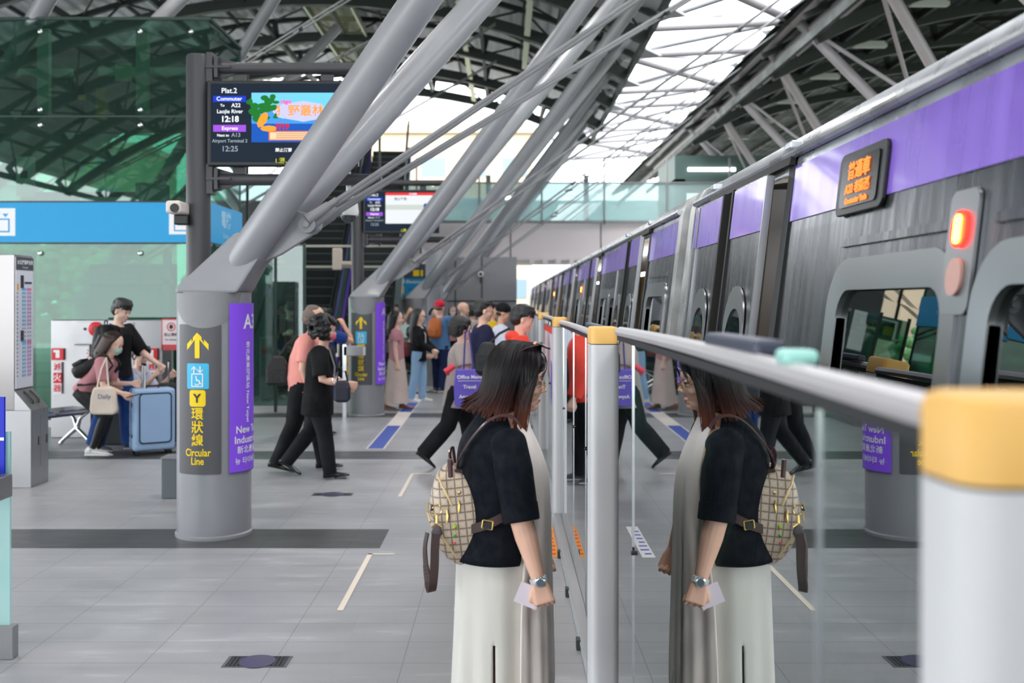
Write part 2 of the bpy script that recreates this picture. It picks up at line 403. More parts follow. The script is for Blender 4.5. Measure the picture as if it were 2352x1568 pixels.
CL = ['nearest grey steel column, with the circular line sign on its front', 'second grey steel column, behind the couple in black trousers',
      'third grey steel column, behind the long-haired woman in the black cardigan', 'fourth grey steel column, beside the end wall', 'farthest grey steel column under the footbridge']
for y, l in zip(COLY, CL): column(y, l, '')
for y, l in ((15.5, 'grey steel column of the far left row, seen through the lift glass'), (23.2, 'second grey steel column of the far left row, behind the lift'),):
    column(y, l, '').location = (-9.6, y, 0)
for y, l in ((-.2, 'grey steel column level with the camera, out of frame to the left'), (-8.0, 'grey steel column behind the camera, mirrored in the lift glass'), (-15.8, 'farther grey steel column behind the camera')):
    column(y, l, '').location = (-2.18, y, 0)

# ------------------------------------------------------------------ skylight space truss
TR = thing('skylight_truss', 'pale tubular steel space truss spanning the open skylight above the train', 'steel truss')
TS = mat('pale truss paint', (196, 190, 196), .35, .1, coat=.1)
DL = []
for c in [-.2] + COLY + [46.4]: DL += [c - 2.49, c + 2.49]
DL = [d for d in DL if d > 4.5]
for ox, oz, rr in ((0, 0, .17), (.45, -.28, .14)):
    MB().tube((RX + ox, 3, RZ + oz), (RX + ox, 52, RZ + oz), rr, n=16).build('chord', TS, TR, smooth=True)
for i, d in enumerate(DL):
    MB().tube((LX, d, LZ), (RX, d, RZ), .14, n=14).build('crossbar', TS, TR, smooth=True)
    MB().ell((LX, d, LZ), (.2, .2, .17)).build('node', TS, TR, smooth=True)
    MB().ell((RX, d, RZ), (.24, .24, .2)).build('node', TS, TR, smooth=True)
    if i + 1 < len(DL):
        e = DL[i + 1]
        if e - d > 3: MB().tube((LX, d, LZ), (RX, e, RZ), .14, n=14).build('diagonal', TS, TR, smooth=True)
        MB().tube((LX, e, LZ), (RX, d, RZ), .065, n=10).build('brace', STEELD, TR, smooth=True)
        MB().tube((LX, d, LZ), (RX - 1.2, e, RZ + .9), .045, n=8).build('brace', STEELD, TR, smooth=True)
    MB().tube((LX, d, LZ), (2.2, d, LZ + 1.0), .07, n=10).build('bracket', STEELD, TR, smooth=True)
    MB().tube((RX + .2, d, RZ), (8.4, d, RZ + 1.1), .07, n=10).build('bracket', STEELD, TR, smooth=True)
    MB().prism([(RX, d - .02, RZ + .1), (RX + 1.3, d - .02, RZ + 1.3), (RX + 1.3, d - .02, RZ + .7)], (0, .04, 0)).build('gusset', TS, TR)
for c in COLY:
    for s_ in (-1, 1):
        MB().tube((RX + .1, c + s_ * 2.49, RZ), (12.7, c, CZ + .3), .128, n=16).build('raking_strut', TS, TR, smooth=True)
        for q in (-.06, .06):
            MB().tube((RX + .2, c + s_ * 2.49 + q, RZ - .1), (12.2, c - s_ * 4, CZ + 1.0), .03, n=8).build('tie_rod', TS, TR)
# ------------------------------------------------------------------ far footbridge and end wall
PINK = mat('pale pink wall panel', (226, 216, 218), .6, noise=(.6, .04)); TEALG = glass('teal balustrade glass', (222, 238, 238), .08, dirt=.5, dirt_rgb=(196, 216, 216))
BR = tag(empty('footbridge'), 'pale footbridge with teal glass parapet crossing over the far end of the platform', 'footbridge')
m = MB().box(-10.5, 22, 38.2, 43, CZ + 1.55, CZ + 3.0); m.build('deck', PINK, BR)
m = MB()
for x in [(-10 + 3.4 * k) for k in range(10)]: MB().box(x, x + .03, 38.17, 38.2, CZ + 1.55, CZ + 3.0).build('panel_joint', DARK, BR)
m = MB()
for k in range(40): MB().box(.9 + k * .5, 1.1 + k * .5, 38.0, 38.2, CZ + 1.4, CZ + 1.62).build('under_rib', PINK, BR)
m = MB().box(-10.5, 22, 38.1, 38.13, CZ + 3.0, CZ + 4.45); m.build('glass_parapet', TEALG, BR)
m = MB(); 
for k in range(14): m.box(-10.4 + k * 2.35, -10.34 + k * 2.35, 38.0, 38.1, CZ + 2.9, CZ + 5.4)
m.box(-10.5, 22, 38.05, 38.12, CZ + 4.45, CZ + 4.5).box(-10.5, 22, 38.0, 38.12, CZ + 2.95, CZ + 3.05)
m.build('parapet_post', STEELD, BR)
m = MB().box(-10.5, 22, 43, 43.1, CZ + 3.0, CZ + 4.3); m.build('rear_parapet', TEALG, BR)
m = MB()
for k in range(8): MB().box(-9 + k * 4.1, -8.8 + k * 4.1, 42.4, 42.6, CZ + 3, CZ + 5.3).build('shelter_post', DARK, BR)
m = MB().box(6.5, 22, 38.8, 43, CZ + 4.6, CZ + 5.6).box(6.5, 6.9, 38.8, 43, CZ + 3, CZ + 4.7); m.build('shelter_box', mat('dim green shelter', (70, 92, 88), .5), BR)
m = MB()
for k in range(5): MB().box(7 + 2.4 * k, 8.8 + 2.4 * k, 38.7, 38.8, CZ + 5.0, CZ + 5.12).build('strip_light', mat('lamp tube glow', (255, 255, 250), .5, emit=1.3), BR)
GW = mat('grey metal wall panel', (150, 149, 153), .5, .2, noise=(.7, .05))
root = struct(empty('wall_end'), 'grey panelled end wall under the footbridge')
MB().box(-5.4, .42, 36.3, 36.8, 0, CZ + 1.6).build('panelling', GW, root)
m = MB()
for x in (-3.6, -1.8, -.85): MB().box(x, x + .04, 36.27, 36.3, 0, CZ + 1.6).build('joint', DARK, root)
m.box(-5.4, .42, 36.27, 36.3, CZ, CZ + .05); m.build('joint', DARK, root)
root = struct(empty('wall_left'), 'dark service wall beside the escalators')
MB().box(-9.4, -5.3, 32, 36.8, 0, CZ + 3.2).build('panelling', mat('dark service cladding', (60, 66, 70), .5), root)
# large round service column beside third column
t = thing('round_pillar', 'tall thick round grey pillar behind the third raking column', 'pillar', (-2.2, 30.0, 0))
MB().lathe([(.33, 0), (.33, CZ + 1.55)], n=32).build('shaft', mat('grey pillar paint', (160, 162, 168), .45), t, smooth=True)
t = thing('round_pillar', 'slim pale round pillar left of the blue and yellow hanging sign', 'pillar', (-3.9, 27.5, 0))
MB().lathe([(.12, 0), (.12, CZ + 3)], n=24).build('shaft', mat('cream pillar paint', (215, 205, 200), .45), t, smooth=True)
# ------------------------------------------------------------------ city beyond
BB = mat('beige far block', (196, 176, 152), .9, noise=(.3, .1)); BW = mat('white far block', (225, 228, 232), .9); WN = mat('far window strip', (120, 140, 155), .3)
def block(x0, x1, y0, y1, z1, mt, label, rows):
    b = thing('apartment_building', label, 'building', ((x0 + x1) / 2, y0, -8.5))
    w = (x1 - x0) / 2
    MB().box(-w, w, 0, y1 - y0, 0, z1 + 8.5).build('wall', mt, b)
    for r in range(rows):
        z = 10.5 + r * 3
        if z + 1.4 > z1 + 8.5: break
        for k in range(int(w * 2 / 3)): MB().box(-w + .8 + k * 3, -w + 2.6 + k * 3, -.05, .02, z, z + 1.4).build('window', WN, b)
    MB().box(-w - .3, w + .3, -.3, y1 - y0 + .3, z1 + 8.5, z1 + 9.1).build('parapet', mt, b)
block(-10, 2, 75, 90, 14.2, BB, 'beige flat-roofed building seen under the far end of the roof', 8)
block(-62, -44, 80, 95, 12, BW, 'white apartment block far left behind the lift glass', 7)
block(-42, -34, 95, 105, 16, BB, 'tall beige block behind the lift glass, right of the white block', 9)
LEAF = mat('tree foliage', (92, 140, 88), .9, noise=(1.5, .45)); BARK = mat('bark', (80, 66, 52), .9)
def tree(x, y, z, r, label):
    t = thing('leafy_tree', label, 'tree', (x, y, -8.5), 0, 'trees beyond the station')
    m = MB().path([(0, 0, 0), (.2, 0, z + 8.5 - r * .6)], [.35, .2], n=8); m.build('trunk', BARK, t, smooth=True)
    m = MB()
    for k in range(260):
        a = R.uniform(0, 6.28); b = math.asin(R.uniform(-1, 1)); q = r * R.uniform(.55, 1.0)
        c = Vector((math.cos(a) * math.cos(b) * q, math.sin(a) * math.cos(b) * q * .8, z + 8.5 + math.sin(b) * q * .8)); s_ = R.uniform(.3, .6)
        m.ell(c, (s_, s_, s_ * .7), rotm('X', R.uniform(0, 90)), n=6, m=4)
    m.build('foliage', LEAF, t)
for i, (x, y, z, r) in enumerate([(-44, 62, 1.2, 5), (-34, 60, .5, 5), (-25, 58, 1.4, 5), (-17.5, 60, .2, 4.2), (-30, 70, 3.5, 6)]):
    tree(x, y, z, r, ['leftmost round green tree behind the lift', 'low green tree seen through the lift glass, second from left', 'green tree beyond the lift above the fire cabinet', 'small green tree nearest the escalators beyond the platform', 'tall green tree behind the others beyond the lift'][i])
# ------------------------------------------------------------------ train
PROF = [(.86, -.35), (.90, .0), (1.02, 1.2), (1.09, 1.77), (1.15, 2.28), (1.165, 2.33), (1.205, 2.40), (1.31, 2.455), (1.6, 2.50), (2.4, 2.53), (3.2, 2.50), (3.55, 2.4)]
def tx(z):
    for (a, b), (c, d) in zip(PROF, PROF[1:]):
        if b <= z <= d: return a + (c - a) * (z - b) / (d - b)
    return PROF[0][0]
TSIDE = mat('train stainless side', (112, 114, 119), .27, .9, noise=(3, .14, (1, 7, .35)), bump=(5, .25, (1, 1, .25)))
TROOF = mat('train roof silver', (196, 200, 206), .3, .8, noise=(5, .12), bump=(6, .15))
PUR = mat('train purple band', (142, 108, 218), .3, .1, noise=(2, .07, (1, 5, .3)), coat=.5)
TGLASS = glass('train window glass', (70, 105, 90), .12, power=4)
RUB = mat('black rubber seal', (16, 17, 19), .5)
FRM = mat('satin window frame', (172, 174, 177), .28, .85)
BEIGE = mat('beige train interior', (222, 190, 140), .6); ORG = mat('yellow interior pole', (240, 175, 30), .4)
def side(m, y0, y1, z0, z1, off=0.0, th=.02, seg=3):
    """curved side strip following the body profile"""
    a = []; b = []
    for i in range(seg + 1):
        z = z0 + (z1 - z0) * i / seg; a.append((tx(z) - off, z)); b.append((tx(z) - off + th, z))
    ring = a + b[::-1]
    m.loft([[(x, y, z) for x, z in ring] for y in (y0, y1)])
    return m
def rrect(y0, y1, z0, z1, r, n=6):
    p = []
    for cy, cz, a0 in ((y1 - r, z1 - r, 0), (y0 + r, z1 - r, 90), (y0 + r, z0 + r, 180), (y1 - r, z0 + r, 270)):
        for i in range(n + 1):
            a = math.radians(a0 + 90 * i / n); p.append((cy + r * math.cos(a), cz + r * math.sin(a)))
    return p
def plate(m, loop, off, th): 
    m.loft([[(tx(z) - off, y, z) for y, z in loop], [(tx(z) - off - th, y, z) for y, z in loop]])
def ringplate(m, outer, inner, off, th):
    n = len(outer); vs = []
    for lo, o in ((outer, off), (outer, off + th), (inner, off + th * .6), (inner, off - .03)): vs += [(tx(z) - o, y, z) for y, z in lo]
    fs = []
    for k in range(3):
        for i in range(n):
            j = (i + 1) % n; fs.append((k * n + i, k * n + j, (k + 1) * n + j, (k + 1) * n + i))
    m.add(vs, fs)
Z0, Z1, PB, PT = -.3, 2.33, 2.045, 2.262
WB, WT = .86, 1.768
def car(name, label, ya, yb, doors, wins, lights, disp, detail=True):
    root = thing(name, label, 'train carriage', (0, 0, 0), 0, 'carriages of the purple striped train')
    # openings along the side
    ops = sorted([(c - .70, c + .70, 'd') for c in doors] + [(a, b, 'w') for a, b in wins])
    m = MB(); y = ya
    for a, b, k in ops:
        if a > y: side(m, y, a, Z0, Z1, seg=8)
        if k == 'd': side(m, a, b, 2.27, Z1, seg=2); side(m, a, b, Z0, -.02, seg=2)
        else: side(m, a, b, Z0, WB, seg=4); side(m, a, b, WT, Z1, seg=3)
        y = b
    side(m, y, yb, Z0, Z1, seg=8)
    m.build('side_wall', TSIDE, root)
    m = MB(); pr = PROF[4:]; 
    m.loft([[(x, y, z) for x, z in pr] + [(x, y, z - .04) for x, z in pr[::-1]] for y in (ya, yb)]); m.build('roof', TROOF, root, smooth=True)
    m = MB().box(1.12, 3.6, ya, yb, -.1, -.03).box(3.5, 3.6, ya, yb, 0, 2.4)
    m.build('interior_shell', BEIGE, root)
    MB().box(1.3, 3.6, ya, ya + .03, -.3, 2.4).build('end_wall', TSIDE, root); MB().box(1.3, 3.6, yb - .03, yb, -.3, 2.4).build('end_wall', TSIDE, root)
    m = MB()
    for k in range(int((yb - ya) / 3.9) + 1): m.box(3.0, 3.45, ya + .3 + 3.9 * k, ya + 2.4 + 3.9 * k, 0, .45)
    m.build('bench_seat', mat('purple train seat', (90, 66, 150), .7), root)
    MB().box(2.2, 2.4, ya + .5, yb - .5, 2.18, 2.2).build('ceiling_light', mat('carriage lamp', (255, 250, 240), .5, emit=1.6), root)
    # gutter lip along the cant rail
    m = MB().path([(1.142, ya, 2.315), (1.142, yb, 2.315)], .018, n=8); m.build('gutter', TROOF, root, smooth=True)
    # purple stripe, interrupted by doors
    segs = [ya + .02] + [v for c in sorted(doors) for v in (c - .78, c + .78)] + [yb - .02]
    for a, b in zip(segs[::2], segs[1::2]):
        if b - a > .05: side(MB(), a, b, PB, PT, off=.004, th=.004).build('purple_stripe', PUR, root)
    for a, b in wins:
        m = MB(); ringplate(m, rrect(a - .09, b + .09, WB - .09, WT + .10, .16), rrect(a, b, WB, WT, .09), -.002, .012); f = m.build('window_frame', FRM, root, smooth=True)
        m = MB(); plate(m, rrect(a - .01, b + .01, WB - .01, WT + .01, .09), -.02, .006); m.build('pane', TGLASS, f)
        m = MB(); side(m, a - .02, b + .02, WT + .14, WT + .165, off=.01); m.build('drip_rail', TSIDE, root)
    for c in doors:
        m = MB(); side(m, c - .78, c - .70, -.02, 2.32, off=.012, th=.05); side(m, c + .70, c + .78, -.02, 2.32, off=.012, th=.05); side(m, c - .78, c + .78, 2.27, 2.32, off=.03, th=.05, seg=1)
        m.build('door_frame', RUB, root)
        m = MB(); m.box(1.20, 1.3, c - .72, c - .68, 0, 2.2).tube((1.5, c - .62, 0), (1.5, c - .62, 2.2), .02); m.build('grab_pole', ORG, root, smooth=True)
        for s_, a, b in ((0, c - .58, c + .04), (1, c + .24, c + .86)):
            lf = MB(); lp = rrect(a, b, .0, 2.262, .05); oc = (a + b) / 2
            plate(lf, lp, .028, .03); leaf = lf.build('door_leaf', TSIDE, root, bevel=.004)
            q = MB(); side(q, a + .012, b - .03, PB - .02, 2.25, off=.062, th=.004); q.build('purple_panel', PUR, leaf)
            q = MB(); e = a if s_ == 0 else b; side(q, e - .008, e + .008, .02, 2.25, off=.064, th=.03, seg=6); q.build('edge_trim', FRM, leaf, smooth=True)
            e = b if s_ == 0 else a; q = MB(); side(q, e - .015, e + .015, .02, 2.26, off=.066, th=.05, seg=6); q.build('rubber_edge', RUB, leaf)
            q = MB(); ringplate(q, rrect(oc - .185, oc + .185, .92, 1.80, .17), rrect(oc - .145, oc + .145, .98, 1.70, .14), .058, .008); fr = q.build('leaf_window_frame', FRM, leaf, smooth=True)
            q = MB(); plate(q, rrect(oc - .155, oc + .155, .975, 1.665, .14), .06, .004); q.build('pane', mat('dark leaf glass', (18, 34, 32), .05, 0, spec=.9), fr)
        MB().obox((1.15, c + .74, 2.35), (.05, .09, .035)).build('drip_corner', TROOF, root, bevel=.008); MB().obox((1.15, c - .74, 2.35), (.05, .09, .035)).build('drip_corner', TROOF, root, bevel=.008)
    for yl, lit in lights:
        hz = 1.9
        m = MB(); plate(m, rrect(yl - .075, yl + .075, 1.70, 2.0, .03), .003, .008); lp = m.build('signal_plate', FRM, root)
        for zc, on in ((1.905, lit), (1.79, False)):
            q = MB(); plate(q, rrect(yl - .04, yl + .04, zc - .045, zc + .045, .038), .012, .008)
            q.build('signal_lamp', mat('lit red signal', (255, 30, 20), .4, emit=2.2) if on else mat('unlit pink lens', (205, 160, 150), .3), lp, smooth=True)
            if on:
                q = MB(); plate(q, rrect(yl - .018, yl + .018, zc - .035, zc + .035, .016), .021, .003); q.build('led_core', mat('signal core', (255, 215, 60), .4, emit=4), lp)
    for yd in disp:
        m = MB(); plate(m, rrect(yd - .21, yd + .21, 2.01, 2.215, .035), .004, .014); dp = m.build('destination_display', mat('display surround', (24, 26, 28), .35), root, bevel=.004)
        m = MB(); plate(m, rrect(yd - .165, yd + .165, 2.035, 2.19, .02), .019, .003); m.build('display_glass', mat('display glass', (20, 18, 17), .2, spec=.2), dp)
        tt = mat('amber display letters', (255, 125, 50), .5, emit=.55)
        for zz, s_, body in ((2.145, .06, '普通車'), (2.09, .04, 'A22 老街溪'), (2.052, .026, 'Commuter Train')):
            Mx = Matrix(((0, -.117, -1), (-1, 0, 0), (0, 1, 0)))
            text(body, s_, tt, 'lettering', dp, Matrix(((0, .117, -1), (-1, 0, 0), (0, 1, 0))), (tx(zz) - .025, yd, zz), bold=.001, sx=1.1)
    return root
car('train_carriage', 'nearest train carriage, with the amber destination display and purple stripe', -9, 6.08, [-3.0, .92, 4.77],
    [(-2.1, -1.3), (-1.1, -.05), (1.65, 2.26), (2.51, 3.30)], [(2.43, True)], [3.18])
car('train_carriage', 'second train carriage, just beyond the nearest silver gangway', 6.62, 26.1, [8.68, 12.58, 16.48, 20.4, 24.3],
    [(6.95, 7.75), (9.65, 10.45), (10.7, 11.5), (13.5, 14.3), (14.6, 15.4), (17.4, 18.2), (18.5, 19.3), (21.3, 22.1)], [(14.45, True), (22.4, True)], [])
car('train_carriage', 'farthest train carriage, running out under the footbridge', 26.6, 46, [28.8, 32.7, 36.6, 40.5], [(30, 31), (34, 35)], [(30.5, True), (38, True)], [])
for y0, y1, lb in ((6.08, 6.62, 'silver gangway between the nearest and second carriages'), (26.1, 26.6, 'gangway between the second and farthest carriages')):
    t = thing('carriage_gangway', lb, 'train gangway')
    m = MB(); pr = [(x + .02, z) for x, z in PROF]
    for k in range(2):
        a = y0 + (y1 - y0) * (0 if k == 0 else .75); b = y0 + (y1 - y0) * (.28 if k == 0 else 1.0)
        m.loft([[(x - .03, y, z) for x, z in pr] + [(x + .1, y, z - .05) for x, z in pr[::-1]] for y in (a, b)])
    m.build('end_cover', mat('worn silver cover', (205, 205, 205), .35, .6, noise=(7, .2)), t, smooth=True)
    m = MB(); n = 8
    for k in range(n):
        a = y0 + .12 + (y1 - y0 - .24) * k / n
        m.loft([[(x + .04 + (.02 if k % 2 else 0), y, z) for x, z in pr] + [(x + .1, y, z - .06) for x, z in pr[::-1]] for y in (a, a + (y1 - y0 - .2) / n)])
    m.build('bellows', mat('grey gangway bellows', (120, 120, 122), .7), t)
# ------------------------------------------------------------------ platform screen barrier
PG = glass('platform screen glass', (150, 175, 172), .24, power=2.3)
CAPY = mat('pale yellow cap', (240, 190, 105), .5); PWH = mat('light grey post paint', (214, 215, 218), .4)
RAILM = mat('pale grey top rail', (205, 202, 205), .35, .3); SILL = mat('anodised sill', (178, 180, 184), .4, .4, bump=(40, .05))
def post(y, xa, xb, dep, h, label):
    t = thing('barrier_post', label, 'barrier post', (xa, y, 0), 0, 'yellow-capped posts of the platform barrier')
    w = xb - xa
    def ring(z, i=0):
        p = []
        for cx, cy, a0 in ((w - .02, dep - .02, 0), (.02, dep - .02, 90), (.035, .03, 180), (w - .035, .03, 270)):
            rr = (.02 if a0 < 180 else .033) - i
            for k in range(6): a = math.radians(a0 + 90 * k / 5); p.append((cx + rr * math.cos(a), cy + rr * math.sin(a), z))
        return p
    MB().loft([ring(0), ring(h - .078)]).build('post_body', PWH, t, smooth=True)
    MB().loft([ring(h - .078, .003), ring(h - .074, .003)]).build('shadow_gap', DARK, t)
    MB().loft([ring(h - .074), ring(h - .012), ring(h - .003, .006), ring(h, .016)]).build('yellow_cap', CAPY, t, smooth=True)
    return t
PD = [(.83, .375, .51, .1, 1.652, 'nearest barrier post, large and blurred at the right edge'), (4.43, .375, .503, .2, 1.62, 'second barrier post, between the woman and her mirror image'),
      (7.9, .375, .49, .2, 1.61, 'third barrier post, right behind the woman’s face'), (11.35, .375, .5, .2, 1.61, 'fourth barrier post, beside the coral red hoodie'),
      (14.9, .375, .5, .2, 1.61, 'fifth barrier post, just beyond the coral red hoodie'), (18.4, .375, .5, .2, 1.61, 'sixth yellow-capped barrier post from the camera'), (21.9, .375, .5, .2, 1.61, 'seventh yellow-capped barrier post from the camera'),
      (25.4, .375, .5, .2, 1.61, 'eighth yellow-capped barrier post from the camera'), (28.9, .375, .5, .2, 1.61, 'ninth yellow-capped barrier post from the camera'), (32.4, .375, .5, .2, 1.61, 'tenth and farthest barrier post')]
for p in PD: post(*p)
def screen(y0, y1, X, label, mull, h=1.575, stickers=(), sill=True, xs=.375):
    t = thing('barrier_screen', label, 'glass barrier', (X, y0, 0), 0, 'glass screens of the platform barrier')
    L_ = y1 - y0
    m = MB().box(0, .010, .01, L_ - .01, .10, h - .02); m.build('glass_panel', PG, t)
    m = MB(); n = 14; rg = []
    for k in range(n + 1):
        yy = L_ * k / n; zz = h + .006 * math.sin(math.pi * k / n)
        rg.append([(x_, yy, zz + z_) for x_, z_ in ((-.008, -.016), (-.013, -.004), (-.008, .008), (.008, .014), (.024, .008), (.028, -.004), (.022, -.016))])
    m.loft(rg); m.build('top_rail', RAILM, t, smooth=True)
    m = MB().box(-.004, .016, 0, L_, h - .034, h - .016); m.build('rail_gasket', RUB, t)
    if sill:
        m = MB().box(xs - X, .05, 0, L_, 0, .085).box(xs - X - .004, xs - X, 0, L_, .03, .045); m.build('sill', SILL, t)
        for k in range(int(L_ / .9)): MB().box(xs - X - .02, xs - X, .4 + .9 * k, .46 + .9 * k, 0, .05).build('sill_foot', DARK, t)
    for yy in mull:
        MB().box(-.004, .012, yy - y0 - .005, yy - y0 + .005, .1, h - .03).build('mullion', CHROME, t)
        MB().tube((-.010, yy - y0 - .03, .95), (.0, yy - y0 - .03, .95), .007, n=10).build('lock_stud', BLACK, t)
    return t
screen(.955, 3.6, .402, 'glass barrier screen mirroring the woman with the checked backpack', [1.30, 3.18], h=1.628, xs=.39)
screen(3.3, 4.43, .505, 'short glass leaf set back beside the second post', [], h=1.56, sill=False)
screen(4.63, 7.9, .43, 'glass barrier screen between the woman and the third post', [5.4, 6.35, 7.45], xs=.375)
for i, (a, b) in enumerate(zip([8.1, 11.55, 15.1, 18.6, 22.1, 25.6, 29.1], [11.35, 14.9, 18.4, 21.9, 25.4, 28.9, 32.4])):
    screen(a, b, .43, ['glass barrier screen behind the woman’s face, with red and purple notices', 'glass barrier screen in front of the red hoodie', 'glass barrier screen beyond the fifth post', 'glass barrier screen beyond the sixth post',
                       'glass barrier screen beyond the seventh post', 'glass barrier screen beyond the eighth post', 'farthest glass barrier screen'][i], [(a + b) / 2])
# notices stuck on the third screen
t = thing('screen_notice', 'red and white curved notice stuck on the barrier glass behind the woman', 'notice', (.42, 8.5, 0))
MB().box(0, .004, 0, 2.3, 1.0, 1.5).build('paper', mat('pale notice', (220, 222, 235), .5), t)
MB().box(-.003, 0, 0, 2.3, 1.44, 1.5).box(-.003, 0, 2.2, 2.3, 1.0, 1.5).box(-.003, 0, 0, .1, 1.0, 1.5).build('red_border', mat('notice red', (240, 70, 50), .5), t)
t = thing('screen_notice', 'purple slanted notice low on the barrier glass by the woman’s chin', 'notice', (.415, 8.3, 0))
MB().prism([(0, 0, .66), (0, .9, .86), (0, .9, 1.2), (0, 0, 1.05)], (.004, 0, 0)).build('panel', mat('notice violet', (96, 84, 190), .5), t)
text('A3', .2, WHT, 'lettering', t, Matrix(((0, 0, -1), (-1, 0, 0), (0, 1, 0))), (-.002, .4, .93), bold=.003)
# intercom box on top of barrier and small teal cap
for x, y, z, a, b, c, nm, lb, mt, ct in ((.43, 1.85, 1.64, .05, .42, .028, 'sensor_housing', 'dark slate sensor housing on the rail above the mirrored woman', mat('slate housing', (60, 66, 84), .4), 'sensor housing'),
                              (.42, 1.46, 1.64, .05, .06, .022, 'indicator_dome', 'small mint green indicator dome on the nearest rail', mat('mint plastic', (170, 232, 220), .3), 'indicator light'),
                              (.46, 5.2, 1.588, .04, .75, .03, 'sensor_housing', 'slim dark sensor housing on the rail right of the second post', mat('slate housing', (60, 66, 84), .4), 'sensor housing')):
    o = MB().obox((0, 0, c / 2), (a, b, c)).build(nm, mt, bevel=.008); o.location = (x, y, z); tag(o, lb, ct)
# ------------------------------------------------------------------ glass lift enclosure
LG = glass('lift glass', (172, 200, 190), .08, power=3.2, dirt=.04, dirt_rgb=(150, 190, 180)); LGT = glass('clear lift glass', (165, 208, 194), .055, power=3.8, dirt=.12, dirt_rgb=(84, 122, 104))
BLU = mat('bright blue fascia', (0, 160, 222), .45); GRN = mat('green-grey steel', (96, 120, 110), .5, .1); MUL = mat('pale green mullion', (160, 190, 175), .45)
DG = mat('deep green cladding', (44, 66, 60), .5)
t = thing('glass_lift', 'tall glass lift enclosure with a bright blue band round it', 'lift', (-4.08, 14.0, 0))
XL = -4.6; YB = 1.65
MB().box(XL, 0, 0, .012, 3.10, 4.28).build('upper_pane', LG, t); MB().box(XL, 0, 0, .012, 4.30, 5.62).build('top_pane', LG, t)
MB().box(XL, 0, 0, .012, .1, 2.54).build('lower_pane', LGT, t)
MB().box(-.012, 0, .02, YB, 3.1, 5.62).build('side_pane', LG, t); MB().box(-.012, 0, .02, YB, .1, 2.54).build('side_pane', LGT, t)
MB().box(XL, 0, YB, YB + .012, .1, 5.62).build('rear_pane', LGT, t)
MB().box(XL, .01, -.03, .01, 2.55, 3.10).box(-.02, .02, -.03, YB, 2.55, 3.10).build('blue_band', BLU, t)
MB().box(XL, .01, -.032, -.03, 3.10, 3.12).box(XL, .01, -.032, -.03, 2.53, 2.55).build('band_edge', DARK, t)
MB().box(XL, .02, -.02, .02, 5.62, 5.66).box(-.02, .02, 0, YB, 5.62, 5.66).box(XL, 0, -.012, 0, 4.28, 4.30).box(XL, 0, YB - .1, YB, 5.5, 5.66).build('glazing_rail', DG, t)
for x in (-4.35, -2.33, -.96): MB().box(x - .08, x + .08, .05, .15, 4.35, 5.52).build('mullion', MUL, t)
for x in (-2.33, -.95, -.25):
    for z in (5.46, 4.38, 4.17, 2.4):
        if x > -.3 and z < 5: continue
        MB().ell((x, -.02, z), (.035, .02, .035)).build('bolt', CHROME, t, smooth=True)
MB().box(-.1, 0, YB - .1, YB, 0, 5.6).build('corner_post', GRN, t)
for x0, x1, z in ((-4.4, -2.3, 5.1), (-1.9, 0, 5.12)): MB().box(x0, x1, .9, 1.0, z - .06, z + .06).build('cross_beam', MUL, t)
MB().box(-2.9, -2.75, .6, .9, 4.35, 5.0).build('lift_rail', DG, t)
MB().box(-1.0 - .9, -1.75, .8, .9, 4.4, 4.85).build('lift_machine', mat('orange machine', (196, 140, 40), .6), t)
MB().box(-2.2, -2.05, .7, .75, 4.3, 5.0).box(-2.12, -1.98, .69, .7, 4.58, 4.64).build('control_box', BLACK, t)
MB().box(-2.1, -2.0, .66, .69, 4.66, 4.72).build('warning_label', mat('warning yellow', (250, 200, 30), .5), t)
MB().box(-1.52, -1.28, .55, .56, 4.9, 5.15).build('notice', mat('pale green paper', (190, 210, 170), .6), t)
MB().box(-2.75, -.8, .3, .7, 3.12, 3.28).build('machine_beam', BLACK, t); MB().box(-1.0 - .9, -1.0, .25, .3, 3.14, 3.2).build('beam_stripe', WHITE, t)
MB().box(-1.1, -.75, .2, .6, 3.12, 3.4).build('green_cover', mat('sea green cover', (120, 170, 160), .5), t)
MB().box(-2.72, -2.5, .1, .2, 3.2, 3.75).build('control_cabinet', WHITE, t); MB().box(-2.66, -2.56, .09, .1, 3.45, 3.55).build('cabinet_window', DARK, t)
MB().box(XL, -.3, YB - .1, YB - .05, 4.32, 5.6).build('reflection_backing', mat('dark reflected roof tone', (46, 66, 60), .5, noise=(2, .2)), t)  # added dark sheet standing in for the roof mirrored in the upper glass
# lift icons on the band
def icon_lift(par, x, y, z, s, white, blue):
    MB().box(x - s, x + s, y - .004, y, z - s, z + s).build('icon_plate', white, par, bevel=.0)
    q = MB().box(x - .6 * s, x + .6 * s, y - .007, y - .004, z - .75 * s, z + .25 * s); q.build('icon_box', blue, par)
    MB().box(x - .5 * s, x + .5 * s, y - .009, y - .007, z - .65 * s, z + .15 * s).build('icon_inner', white, par)
    for sx_, up in ((-.3, 1), (.3, -1)):
        a = z + .35 * s; b = z + .85 * s
        tip, base = (b, (a + b) / 2) if up > 0 else (a, (a + b) / 2)
        MB().prism([(x + (sx_ - .22) * s, y - .004, base), (x + (sx_ + .22) * s, y - .004, base), (x + sx_ * s, y - .004, tip)], (0, -.003, 0)).build('arrow', blue, par)
icon_lift(t, -2.86, -.03, 2.83, .19, WHT, BLU); icon_lift(t, -.38, -.03, 2.83, .17, WHT, BLU)
text('電梯', .26, mat('pale blue letters', (170, 215, 240), .5), 'lettering', t, Matrix(((0, 0, 1), (1, 0, 0), (0, 1, 0))), (.022, .75, 2.9), bold=.004)
text('Elevator', .1, mat('pale blue letters', (170, 215, 240), .5), 'lettering', t, Matrix(((0, 0, 1), (1, 0, 0), (0, 1, 0))), (.022, .75, 2.68))
